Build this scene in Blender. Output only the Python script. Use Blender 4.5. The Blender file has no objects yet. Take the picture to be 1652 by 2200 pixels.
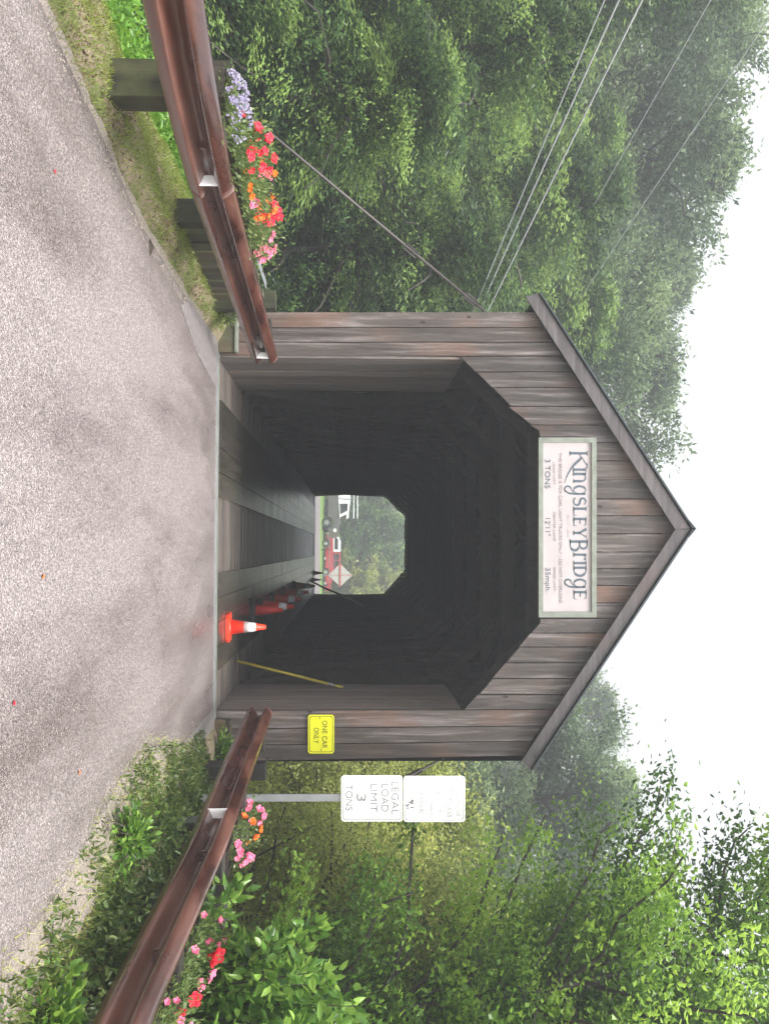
import bpy, math, random
import numpy as np
from mathutils import Vector, Matrix
random.seed(7); rng = np.random.default_rng(11)
sc = bpy.context.scene
COL = sc.collection
PI = math.pi

# ------------------------------------------------------------------ camera, sky, sun, exposure
F_PX, CX, CY, CAMZ = 2250.0, 826.0, 1100.0, 1.63
PITCH, YAW, ROLL = math.atan(71/2250), math.atan(80/2250), math.radians(0.3)
FW = Vector((-math.sin(YAW)*math.cos(PITCH), math.cos(YAW)*math.cos(PITCH), math.sin(PITCH)))
RT0 = Vector((math.cos(YAW), math.sin(YAW), 0)); UP0 = RT0.cross(FW)
UP = UP0*math.cos(ROLL) - RT0*math.sin(ROLL); RT = RT0*math.cos(ROLL) + UP0*math.sin(ROLL)
CAMP = Vector((0, 0, CAMZ))
cd = bpy.data.cameras.new("camera"); cam = bpy.data.objects.new("camera", cd); COL.objects.link(cam)
cd.sensor_fit = 'AUTO'; cd.sensor_width = 36; cd.lens = 36*F_PX/2200; cd.clip_end = 3000; cd.clip_start = .05
m = Matrix((UP, -RT, -FW)).transposed().to_4x4(); m.translation = CAMP; cam.matrix_world = m
sc.camera = cam

def at(px, py, Y):                      # photograph position -> point of the place at depth Y
    d = FW + UP*((px-CX)/F_PX) + RT*((py-CY)/F_PX)
    return CAMP + d*(Y/d.y)

SUN_EL, SUN_AZ = math.radians(62), math.radians(170)
w = bpy.data.worlds.new("World"); sc.world = w; w.use_nodes = True
nt = w.node_tree; nt.nodes.clear()
sky = nt.nodes.new('ShaderNodeTexSky'); sky.sky_type = 'NISHITA'; sky.sun_disc = False
sky.sun_elevation = SUN_EL; sky.sun_rotation = SUN_AZ; sky.dust_density = 6; sky.air_density = 1.0; sky.ozone_density = 1
hs = nt.nodes.new('ShaderNodeHueSaturation'); hs.inputs['Saturation'].default_value = .12
bg = nt.nodes.new('ShaderNodeBackground'); bg.inputs['Strength'].default_value = .13
wo = nt.nodes.new('ShaderNodeOutputWorld')
nt.links.new(sky.outputs[0], hs.inputs['Color']); nt.links.new(hs.outputs[0], bg.inputs['Color']); nt.links.new(bg.outputs[0], wo.inputs['Surface'])
sd = bpy.data.lights.new("sun", 'SUN'); sd.energy = 1.5; sd.angle = math.radians(18); sd.color = (1, .97, .93)
so = bpy.data.objects.new("sun", sd); COL.objects.link(so)
sv = Vector((math.sin(SUN_AZ)*math.cos(SUN_EL), math.cos(SUN_AZ)*math.cos(SUN_EL), math.sin(SUN_EL)))
so.rotation_euler = sv.to_track_quat('Z', 'Y').to_euler()
vs = sc.view_settings; vs.view_transform = 'Standard'; vs.look = 'None'; vs.gamma = 1; vs.use_curve_mapping = False
vs.exposure = 1.65
sc.cycles.max_bounces = 6; sc.cycles.transparent_max_bounces = 6; sc.cycles.volume_bounces = 0
try: sc.cycles.volume_step_rate = 4; sc.cycles.volume_max_steps = 32
except Exception: pass

# ------------------------------------------------------------------ materials
def newmat(name):
    mt = bpy.data.materials.new(name); mt.use_nodes = True
    n = mt.node_tree.nodes; b = n['Principled BSDF']
    return mt, n, mt.node_tree.links, b
def N(n, t, **kw):
    x = n.new(t)
    for k, v in kw.items():
        if k in x.inputs.keys(): x.inputs[k].default_value = v
        else: setattr(x, k, v)
    return x
def ramp(n, stops):
    r = n.new('ShaderNodeValToRGB'); e = r.color_ramp.elements
    while len(e) < len(stops): e.new(.5)
    for i, (p, c) in enumerate(stops): e[i].position = p; e[i].color = (*c, 1) if len(c) == 3 else c
    return r
def mixc(n, l, f, a, b, mode='MIX'):
    x = n.new('ShaderNodeMix'); x.data_type = 'RGBA'; x.blend_type = mode
    for s, v in ((0, f), (6, a), (7, b)):
        if hasattr(v, 'is_output'): l.new(v, x.inputs[s])
        elif isinstance(v, (int, float)): x.inputs[s].default_value = v
        else: x.inputs[s].default_value = (*v, 1)
    return x.outputs[2]
def mathn(n, l, op, a, b=0, clamp=False):
    x = n.new('ShaderNodeMath'); x.operation = op; x.use_clamp = clamp
    for s, v in ((0, a), (1, b)):
        if hasattr(v, 'is_output'): l.new(v, x.inputs[s])
        else: x.inputs[s].default_value = v
    return x.outputs[0]
def bump(n, l, b, h, s, d=.01):
    x = n.new('ShaderNodeBump'); x.inputs['Strength'].default_value = s; x.inputs['Distance'].default_value = d
    l.new(h, x.inputs['Height']); l.new(x.outputs[0], b.inputs['Normal'])
def flat(name, c, rough=.5, metal=0, vary=.15, scale=6, coat=0, spec=.5):
    mt, n, l, b = newmat(name)
    tc = N(n, 'ShaderNodeTexCoord'); nz = N(n, 'ShaderNodeTexNoise', Scale=scale, Detail=6.0); l.new(tc.outputs['Object'], nz.inputs['Vector'])
    lo = [v*(1-vary) for v in c]; hi = [min(1, v*(1+vary)) for v in c]
    r = ramp(n, [(.3, lo), (.7, hi)]); l.new(nz.outputs[0], r.inputs[0]); l.new(r.outputs[0], b.inputs['Base Color'])
    rr = N(n, 'ShaderNodeMapRange'); rr.inputs[3].default_value = rough*.75; rr.inputs[4].default_value = min(1, rough*1.25)
    l.new(nz.outputs[0], rr.inputs[0]); l.new(rr.outputs[0], b.inputs['Roughness'])
    b.inputs['Metallic'].default_value = metal; b.inputs['Coat Weight'].default_value = coat; b.inputs['Specular IOR Level'].default_value = spec
    return mt
def wood(name, dark, mid, light, axis='z', rough=.6, red=None, mossy=0, knots=True, spec=.4):
    mt, n, l, b = newmat(name)
    tc = N(n, 'ShaderNodeTexCoord'); oi = N(n, 'ShaderNodeObjectInfo')
    off = N(n, 'ShaderNodeVectorMath', operation='MULTIPLY_ADD'); cmb = N(n, 'ShaderNodeCombineXYZ')
    for i in range(3): l.new(oi.outputs['Random'], cmb.inputs[i])
    off.inputs[1].default_value = (37, 23, 51); l.new(cmb.outputs[0], off.inputs[0]); l.new(tc.outputs['Object'], off.inputs[2])
    sc1 = {'z': (16, 16, .8), 'y': (16, .8, 16), 'x': (.8, 16, 16)}[axis]
    mp = N(n, 'ShaderNodeMapping'); mp.inputs['Scale'].default_value = sc1; l.new(off.outputs[0], mp.inputs[0])
    g1 = N(n, 'ShaderNodeTexNoise', Scale=1.0, Detail=8.0, Roughness=.65, Distortion=.6); l.new(mp.outputs[0], g1.inputs[0])
    g2 = N(n, 'ShaderNodeTexNoise', Scale=7.0, Detail=6.0, Roughness=.7); l.new(mp.outputs[0], g2.inputs[0])
    bl = N(n, 'ShaderNodeTexNoise', Scale=1.1, Detail=3.0); l.new(off.outputs[0], bl.inputs[0])
    r = ramp(n, [(.3, dark), (.52, mid), (.74, light)]); l.new(g1.outputs[0], r.inputs[0])
    r2 = ramp(n, [(.3, (.62, .62, .62)), (.7, (1.25, 1.25, 1.25))]); l.new(g2.outputs[0], r2.inputs[0])
    c = mixc(n, l, 1.0, r.outputs[0], r2.outputs[0], 'MULTIPLY')
    if red:
        f = ramp(n, [(.5, (0, 0, 0)), (.72, (1, 1, 1))]); l.new(bl.outputs[0], f.inputs[0])
        f2 = mathn(n, l, 'MULTIPLY', f.outputs[0], .7); c = mixc(n, l, f2, c, red)
    if mossy:
        bm_ = N(n, 'ShaderNodeTexNoise', Scale=3.0, Detail=5.0); l.new(off.outputs[0], bm_.inputs[0])
        f = ramp(n, [(.45, (0, 0, 0)), (.65, (mossy,)*3)]); l.new(bm_.outputs[0], f.inputs[0]); c = mixc(n, l, f.outputs[0], c, (.07, .085, .03))
    tone = ramp(n, [(0, (.7, .7, .7)), (1, (1.3, 1.27, 1.25))]); l.new(oi.outputs['Random'], tone.inputs[0])
    c = mixc(n, l, 1.0, c, tone.outputs[0], 'MULTIPLY')
    if knots:
        mk = N(n, 'ShaderNodeMapping'); mk.inputs['Scale'].default_value = {'z': (4, 4, 2), 'y': (4, 2, 4), 'x': (2, 4, 4)}[axis]; l.new(off.outputs[0], mk.inputs[0])
        vo = N(n, 'ShaderNodeTexVoronoi', Scale=1.0); l.new(mk.outputs[0], vo.inputs[0])
        kr = ramp(n, [(.05, (1, 1, 1)), (.085, (0, 0, 0))]); l.new(vo.outputs['Distance'], kr.inputs[0])
        c = mixc(n, l, kr.outputs[0], c, [v*.35 for v in dark])
    l.new(c, b.inputs['Base Color'])
    rr = N(n, 'ShaderNodeMapRange'); rr.inputs[3].default_value = rough*.7; rr.inputs[4].default_value = min(1, rough*1.3)
    l.new(bl.outputs[0], rr.inputs[0]); l.new(rr.outputs[0], b.inputs['Roughness']); b.inputs['Specular IOR Level'].default_value = spec
    bump(n, l, b, g2.outputs[0], .5, .004)
    return mt
def leafmat(name, dark, mid, light, trans=.35, rough=.45):
    mt, n, l, b = newmat(name)
    a = N(n, 'ShaderNodeAttribute', attribute_name='tone')
    r = ramp(n, [(0, dark), (.5, mid), (1, light)]); l.new(a.outputs['Fac'], r.inputs[0])
    l.new(r.outputs[0], b.inputs['Base Color']); b.inputs['Roughness'].default_value = rough; b.inputs['Specular IOR Level'].default_value = .45
    tr = N(n, 'ShaderNodeBsdfTranslucent'); hsv = N(n, 'ShaderNodeHueSaturation'); hsv.inputs['Hue'].default_value = .485; hsv.inputs['Value'].default_value = 1.5
    l.new(r.outputs[0], hsv.inputs['Color']); l.new(hsv.outputs[0], tr.inputs[0])
    mx = N(n, 'ShaderNodeMixShader'); mx.inputs[0].default_value = trans
    l.new(b.outputs[0], mx.inputs[1]); l.new(tr.outputs[0], mx.inputs[2]); l.new(mx.outputs[0], n['Material Output'].inputs[0])
    return mt

M = {}
M['siding'] = wood('weathered_siding', (.034, .028, .026), (.084, .070, .064), (.27, .24, .24), 'z', .5, red=(.15, .078, .05))
M['reveal'] = wood('reveal_boards', (.10, .09, .085), (.17, .152, .142), (.28, .255, .24), 'z', .55, red=(.17, .12, .095))
M['fascia'] = wood('fascia_wood', (.05, .045, .047), (.095, .085, .088), (.17, .155, .16), 'x', .45, red=(.11, .08, .075))
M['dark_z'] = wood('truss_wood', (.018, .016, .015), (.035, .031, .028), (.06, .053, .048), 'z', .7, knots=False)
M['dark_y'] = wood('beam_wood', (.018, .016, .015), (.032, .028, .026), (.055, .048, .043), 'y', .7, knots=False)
M['deck'] = wood('deck_wood', (.085, .073, .065), (.16, .138, .125), (.26, .23, .21), 'x', .36, red=(.15, .10, .075), spec=.6)
M['runner'] = wood('runner_wood', (.032, .027, .024), (.062, .052, .045), (.11, .095, .085), 'y', .22, mossy=.25, spec=.7)
M['post'] = wood('post_wood', (.014, .013, .010), (.034, .031, .022), (.075, .065, .045), 'z', .6, mossy=.8)
M['postdark'] = wood('dark_post_wood', (.016, .014, .013), (.028, .025, .023), (.05, .045, .042), 'z', .5)
M['timber'] = wood('timber_wall_wood', (.028, .026, .022), (.06, .055, .045), (.12, .108, .09), 'z', .65, red=(.14, .10, .05), mossy=.6)
M['planter'] = wood('planter_wood', (.02, .016, .014), (.04, .034, .028), (.08, .065, .055), 'y', .4)
M['roof'] = flat('roof_metal', (.05, .06, .065), .4, .3)
M['steel'] = flat('galvanised', (.33, .34, .35), .45, .6, .1)
M['cable'] = flat('cable_steel', (.07, .06, .058), .5, .4)
M['wire'] = flat('bare_wire', (.55, .56, .58), .3, .5)
M['concrete'] = flat('concrete', (.19, .17, .168), .5, 0, .35, 14)
M['stone'] = flat('abutment_stone', (.10, .095, .085), .8, 0, .4, 5)
M['soil'] = flat('soil', (.03, .022, .015), .9, 0, .4, 20)
M['bark'] = wood('bark', (.03, .026, .022), (.06, .052, .045), (.10, .09, .08), 'z', .85, knots=False)
M['signframe'] = flat('sign_frame_paint', (.20, .22, .185), .5, 0, .2, 9)
M['signpanel'] = flat('sign_panel_paint', (.43, .385, .39), .5, 0, .05, 4)
M['ink'] = flat('blue_grey_ink', (.075, .105, .13), .5, 0, .1)
M['ink2'] = flat('pale_brown_ink', (.20, .17, .175), .5, 0, .1)
M['white'] = flat('reflective_white', (.93, .93, .93), .3, 0, .02)
M['faint'] = flat('faint_grey_ink', (.27, .27, .28), .4, 0, .15, 60)  # sign print greyed: the glare washing it out is put into the colour
M['faint2'] = flat('fainter_grey_ink', (.40, .40, .41), .4, 0, .1, 60)  # pale name-board print; on the upper white plate the paleness is painted glare
M['yellow'] = flat('reflective_yellow', (.80, .80, .02), .35, 0, .03)
M['olive'] = flat('olive_ink', (.10, .10, .015), .5)
M['black'] = flat('black_rubber', (.018, .018, .019), .5)
M['orange'] = flat('cone_orange', (.86, .055, .02), .4, 0, .08)
M['red_cone'] = flat('cone_red', (.62, .03, .02), .4, 0, .08)
M['ypaint'] = flat('pole_yellow', (.42, .34, .03), .5)
M['carred'] = flat('car_red', (.38, .012, .018), .3, 0, .08, 2, 1)
M['carwhite'] = flat('car_white', (.8, .82, .84), .3, 0, .04, 2, 1)
M['cargrey'] = flat('car_grey', (.10, .095, .095), .4, 0, .2, 2, .5)
M['glass'] = flat('dark_glass', (.02, .025, .025), .08, 0, .1)
M['chrome'] = flat('chrome', (.6, .6, .62), .2, .9, .05)
M['signback'] = flat('sign_back_fabric', (.42, .43, .38), .6, 0, .12, 8)
M['brace'] = flat('red_brace', (.45, .12, .10), .5)

def rust():
    mt, n, l, b = newmat('weathering_steel')
    tc = N(n, 'ShaderNodeTexCoord'); mp = N(n, 'ShaderNodeMapping'); mp.inputs['Scale'].default_value = (3, .55, 2.6); l.new(tc.outputs['Object'], mp.inputs[0])
    g = N(n, 'ShaderNodeTexNoise', Scale=2.0, Detail=5.0, Roughness=.5); l.new(mp.outputs[0], g.inputs[0])
    g2 = N(n, 'ShaderNodeTexNoise', Scale=60.0, Detail=4.0); l.new(tc.outputs['Object'], g2.inputs[0])
    r = ramp(n, [(.32, (.03, .010, .008)), (.5, (.08, .023, .013)), (.68, (.13, .042, .022))]); l.new(g.outputs[0], r.inputs[0])
    l.new(r.outputs[0], b.inputs['Base Color'])
    rr = N(n, 'ShaderNodeMapRange'); rr.inputs[1].default_value = .35; rr.inputs[2].default_value = .65; rr.inputs[3].default_value = .16; rr.inputs[4].default_value = .6; l.new(g.outputs[0], rr.inputs[0]); l.new(rr.outputs[0], b.inputs['Roughness'])
    b.inputs['Specular IOR Level'].default_value = .8; b.inputs['Coat Weight'].default_value = .7; cr = N(n, 'ShaderNodeMapRange'); cr.inputs[3].default_value = .05; cr.inputs[4].default_value = .3; l.new(g2.outputs[0], cr.inputs[0]); l.new(cr.outputs[0], b.inputs['Coat Roughness'])
    bump(n, l, b, g2.outputs[0], .12, .002)
    return mt
M['rust'] = rust()

def asphalt():
    mt, n, l, b = newmat('wet_asphalt')
    tc = N(n, 'ShaderNodeTexCoord'); P = tc.outputs['Object']
    vo = N(n, 'ShaderNodeTexVoronoi', Scale=120.0); l.new(P, vo.inputs[0])
    bw = N(n, 'ShaderNodeSeparateColor'); l.new(vo.outputs['Color'], bw.inputs[0])
    ag = ramp(n, [(0, (.085, .073, .070)), (.25, (.165, .143, .138)), (.6, (.228, .196, .190)), (.85, (.295, .25, .242)), (1, (.48, .42, .40))]); l.new(bw.outputs[0], ag.inputs[0])
    mp = N(n, 'ShaderNodeMapping'); mp.inputs['Scale'].default_value = (1.5, .28, 1); mp.inputs['Rotation'].default_value = (0, 0, .12); l.new(P, mp.inputs[0])
    nz = N(n, 'ShaderNodeTexNoise', Scale=.9, Detail=5.0, Roughness=.6, Distortion=.15); l.new(mp.outputs[0], nz.inputs[0])
    nz2 = N(n, 'ShaderNodeTexNoise', Scale=2.1, Detail=6.0, Roughness=.7); l.new(P, nz2.inputs[0])
    sx = N(n, 'ShaderNodeSeparateXYZ'); l.new(P, sx.inputs[0])
    ed = N(n, 'ShaderNodeMapRange'); ed.inputs[1].default_value = .6; ed.inputs[2].default_value = 2.3; ed.inputs[3].default_value = 0; ed.inputs[4].default_value = .16
    l.new(mathn(n, l, 'ABSOLUTE', mathn(n, l, 'ADD', sx.outputs[0], .45)), ed.inputs[0])
    ny = N(n, 'ShaderNodeMapRange'); ny.inputs[1].default_value = 9.5; ny.inputs[2].default_value = 12.6; ny.inputs[3].default_value = 0; ny.inputs[4].default_value = .10; l.new(sx.outputs[1], ny.inputs[0])
    q = mathn(n, l, 'SUBTRACT', mathn(n, l, 'SUBTRACT', nz.outputs[0], ed.outputs[0]), ny.outputs[0])
    wet = ramp(n, [(.22, (0, 0, 0)), (.52, (1, 1, 1))]); l.new(q, wet.inputs[0])
    c = mixc(n, l, wet.outputs[0], mixc(n, l, 1.0, ag.outputs[0], (.60, .56, .56), 'MULTIPLY'), ag.outputs[0])
    st = ramp(n, [(.62, (0, 0, 0)), (.74, (.45, .45, .45))]); l.new(nz2.outputs[0], st.inputs[0]); c = mixc(n, l, st.outputs[0], c, (.12, .095, .075))
    l.new(c, b.inputs['Base Color'])
    rr = N(n, 'ShaderNodeMapRange'); rr.inputs[3].default_value = .2; rr.inputs[4].default_value = .5; l.new(wet.outputs[0], rr.inputs[0]); l.new(rr.outputs[0], b.inputs['Roughness'])
    b.inputs['Specular IOR Level'].default_value = .6
    bump(n, l, b, vo.outputs['Distance'], .5, .006)
    return mt
M['asphalt'] = asphalt()

def ground():
    mt, n, l, b = newmat('verge_ground')
    tc = N(n, 'ShaderNodeTexCoord'); P = tc.outputs['Object']
    mp = N(n, 'ShaderNodeMapping'); mp.inputs['Scale'].default_value = (2.2, .8, 1); l.new(P, mp.inputs[0])
    nz = N(n, 'ShaderNodeTexNoise', Scale=1.9, Detail=9.0, Roughness=.72); l.new(mp.outputs[0], nz.inputs[0])
    fi = N(n, 'ShaderNodeTexNoise', Scale=45.0, Detail=6.0, Roughness=.7); l.new(P, fi.inputs[0])
    r = ramp(n, [(.38, (.27, .21, .155)), (.49, (.19, .155, .09)), (.55, (.13, .14, .045)), (.68, (.09, .13, .03))]); l.new(nz.outputs[0], r.inputs[0])
    r2 = ramp(n, [(.3, (.45, .45, .45)), (.7, (1.5, 1.5, 1.5))]); l.new(fi.outputs[0], r2.inputs[0])
    c = mixc(n, l, 1.0, r.outputs[0], r2.outputs[0], 'MULTIPLY'); l.new(c, b.inputs['Base Color'])
    b.inputs['Roughness'].default_value = .8; bump(n, l, b, fi.outputs[0], .6, .02)
    return mt
M['ground'] = ground()
M['gravel'] = flat('verge_gravel', (.23, .195, .165), .6, 0, .6, 70)
M['grassbed'] = flat('far_grass', (.13, .24, .03), .8, 0, .25, 3)

M['L_hill'] = leafmat('hill_foliage', (.008, .026, .008), (.055, .12, .032), (.23, .35, .085), .4)  # near-black low end paints shadow gaps between the sprays
M['L_hill2'] = leafmat('hill_foliage_grey', (.04, .07, .04), (.10, .165, .075), (.22, .30, .14), .4)  # distance haze partly put into these paler, greyer leaf colours
M['L_far'] = leafmat('far_foliage', (.03, .07, .02), (.09, .19, .045), (.24, .40, .09), .4)
M['L_willow'] = leafmat('yellow_green_foliage', (.12, .17, .035), (.30, .36, .09), (.50, .54, .17), .5)
M['L_maple'] = leafmat('maple_foliage', (.03, .08, .012), (.11, .23, .03), (.28, .45, .07), .5, .35)
M['L_bush'] = leafmat('bush_foliage', (.03, .08, .015), (.11, .24, .035), (.28, .46, .09), .4, .25)
M['L_weed'] = leafmat('weed_foliage', (.035, .07, .015), (.085, .14, .03), (.19, .23, .06), .35, .4)
M['L_grass'] = leafmat('grass_blades', (.14, .14, .05), (.19, .25, .045), (.30, .38, .08), .35, .4)
M['L_fern'] = leafmat('bank_foliage', (.06, .15, .02), (.13, .29, .035), (.24, .44, .06), .4, .35)
M['L_plant'] = leafmat('planter_foliage', (.06, .11, .03), (.14, .21, .06), (.26, .33, .10), .4, .4)
for nm, c in (('pink', (.75, .16, .28)), ('red', (.62, .008, .03)), ('orangef', (.85, .16, .01)), ('lilac', (.50, .46, .60)), ('yellowf', (.85, .55, .03))):
    M[nm] = flat('petals_'+nm, c, .5, 0, .2, 40)

# ------------------------------------------------------------------ mesh helpers
def mesh_obj(name, V, Fs, mat, parent=None, smooth=False):
    me = bpy.data.meshes.new(name); me.from_pydata([tuple(v) for v in V], [], Fs)
    if isinstance(mat, (list, tuple)):
        for x in mat: me.materials.append(x)
    elif mat: me.materials.append(mat)
    if smooth: me.polygons.foreach_set('use_smooth', [True]*len(me.polygons))
    me.update(); return link(name, me, parent)
def link(name, me, parent=None, loc=None, rot=None):
    o = bpy.data.objects.new(name, me); COL.objects.link(o)
    if parent is not None:
        o.parent = parent; o.matrix_parent_inverse = Matrix.Translation(-Vector(parent.location)) if False else Matrix.Identity(4)
    if loc is not None: o.location = loc
    if rot is not None: o.rotation_euler = rot
    return o
def thing(name, label, cat, group=None, loc=(0, 0, 0), rot=(0, 0, 0)):
    o = bpy.data.objects.new(name, None); COL.objects.link(o); o.location = loc; o.rotation_euler = rot; o.empty_display_size = .1
    return tag(o, label, cat, group)
def tag(o, label, cat, group=None, kind=None):
    o['label'] = label; o['category'] = cat
    if group: o['group'] = group
    if kind: o['kind'] = kind
    return o
def struct(o): o['kind'] = 'structure'; return o
class MB:
    def __init__(s): s.V = []; s.F = []
    def add(s, V, F):
        k = len(s.V); s.V += [tuple(v) for v in V]; s.F += [tuple(i+k for i in f) for f in F]; return s
    def box(s, a, b, M4=None):
        x0, y0, z0 = a; x1, y1, z1 = b
        V = [(x0,y0,z0),(x1,y0,z0),(x1,y1,z0),(x0,y1,z0),(x0,y0,z1),(x1,y0,z1),(x1,y1,z1),(x0,y1,z1)]
        if M4 is not None: V = [M4 @ Vector(v) for v in V]
        return s.add(V, [(0,3,2,1),(4,5,6,7),(0,1,5,4),(1,2,6,5),(2,3,7,6),(3,0,4,7)])
    def prism(s, poly, ext):                # polygon of 3D points extruded by vector ext
        n = len(poly); e = Vector(ext); P = [Vector(p) for p in poly]
        return s.add(P+[p+e for p in P], [tuple(range(n)), tuple(range(2*n-1, n-1, -1))] + [(i, i+n, (i+1) % n+n, (i+1) % n) for i in range(n)])
    def bar(s, a, b, w, t, up=(0, 0, 1)):    # rectangular bar from a to b
        a, b = Vector(a), Vector(b); d = (b-a).normalized(); u = Vector(up)
        if abs(d.dot(u)) > .98: u = Vector((0, 1, 0))
        r = d.cross(u).normalized()*w/2; u = r.cross(d).normalized()*t/2
        P = [a-r-u, a+r-u, a+r+u, a-r+u]
        return s.prism(P, b-a)
    def tube(s, pts, rad, k=8, cap=True):
        pts = [Vector(p) for p in pts]; n = len(pts); rad = rad if hasattr(rad, '__len__') else [rad]*n
        V = []; prev = None
        for i, p in enumerate(pts):
            d = (pts[min(i+1, n-1)]-pts[max(i-1, 0)]).normalized()
            r = (prev - d*prev.dot(d)) if prev is not None else d.orthogonal()
            if r.length < 1e-6: r = d.orthogonal()
            r.normalize(); prev = r; q = d.cross(r)
            for j in range(k):
                a = 2*PI*j/k; V.append(p + (r*math.cos(a)+q*math.sin(a))*rad[i])
        Fs = [(i*k+j, i*k+(j+1) % k, (i+1)*k+(j+1) % k, (i+1)*k+j) for i in range(n-1) for j in range(k)]
        if cap: Fs += [tuple(range(k-1, -1, -1)), tuple(range((n-1)*k, n*k))]
        return s.add(V, Fs)
    def lathe(s, prof, k=20, c=(0, 0, 0)):
        V = [(c[0]+r*math.cos(2*PI*j/k), c[1]+r*math.sin(2*PI*j/k), c[2]+z) for r, z in prof for j in range(k)]
        n = len(prof)
        Fs = [(i*k+j, i*k+(j+1) % k, (i+1)*k+(j+1) % k, (i+1)*k+j) for i in range(n-1) for j in range(k)]
        return s.add(V, Fs + [tuple(range(k-1, -1, -1)), tuple(range((n-1)*k, n*k))])
    def out(s, name, mat, parent=None, smooth=False): return mesh_obj(name, s.V, s.F, mat, parent, smooth)

def leaves_mesh(name, C, D, S, L, W, tone, mat, bend=.0):
    """C centres, D leaf directions, S side directions, L lengths, W widths -> one folded quad per leaf"""
    n = len(C); D = D/np.linalg.norm(D, axis=1)[:, None]
    S = S - D*(S*D).sum(1)[:, None]; S /= np.maximum(np.linalg.norm(S, axis=1), 1e-6)[:, None]
    Nn = np.cross(D, S); h = (L/2)[:, None]; w = (W/2)[:, None]
    V = np.empty((n, 4, 3)); V[:, 0] = C-D*h; V[:, 1] = C+S*w-D*h*.15+Nn*w*.35; V[:, 2] = C+D*h - Nn*L[:, None]*bend; V[:, 3] = C-S*w-D*h*.15+Nn*w*.35
    me = bpy.data.meshes.new(name); me.vertices.add(n*4); me.vertices.foreach_set('co', V.astype(np.float32).ravel())
    me.loops.add(n*4); me.loops.foreach_set('vertex_index', np.arange(n*4, dtype=np.int32))
    me.polygons.add(n); me.polygons.foreach_set('loop_start', np.arange(0, n*4, 4, dtype=np.int32)); me.polygons.foreach_set('loop_total', np.full(n, 4, np.int32))
    at_ = me.attributes.new('tone', 'FLOAT', 'FACE'); at_.data.foreach_set('value', np.clip(tone, 0, 1).astype(np.float32))
    me.materials.append(mat); me.update(calc_edges=True); return me

def rich_leaves(name, C, D, S, L, W, tone, mat, bend=.2):
    """ovate leaves folded along the midrib, two quads each"""
    n = len(C); D = D/np.linalg.norm(D, axis=1)[:, None]; S = S - D*(S*D).sum(1)[:, None]; S /= np.maximum(np.linalg.norm(S, axis=1), 1e-6)[:, None]
    Nn = np.cross(D, S); h = L[:, None]; w = (W/2)[:, None]; V = np.empty((n, 6, 3))
    f = lambda a, b, c: C + D*h*(a-.45) + S*w*b + Nn*w*c - Nn*h*bend*(a**2)
    V[:, 0] = f(0, 0, 0); V[:, 1] = f(.28, .95, .35); V[:, 2] = f(.62, .8, .3); V[:, 3] = f(1, 0, 0); V[:, 4] = f(.62, -.8, .3); V[:, 5] = f(.28, -.95, .35)
    me = bpy.data.meshes.new(name); me.vertices.add(n*6); me.vertices.foreach_set('co', V.astype(np.float32).ravel())
    idx = (np.arange(n)[:, None]*6+np.array([0, 1, 2, 3, 0, 3, 4, 5])).astype(np.int32); me.loops.add(n*8); me.loops.foreach_set('vertex_index', idx.ravel())
    me.polygons.add(n*2); me.polygons.foreach_set('loop_start', np.arange(0, n*8, 4, dtype=np.int32)); me.polygons.foreach_set('loop_total', np.full(n*2, 4, np.int32))
    me.attributes.new('tone', 'FLOAT', 'FACE').data.foreach_set('value', np.repeat(np.clip(tone, 0, 1), 2).astype(np.float32))
    me.materials.append(mat); me.update(calc_edges=True); return me
def rand_dirs(n): v = rng.normal(size=(n, 3)); return v/np.linalg.norm(v, axis=1)[:, None]

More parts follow.
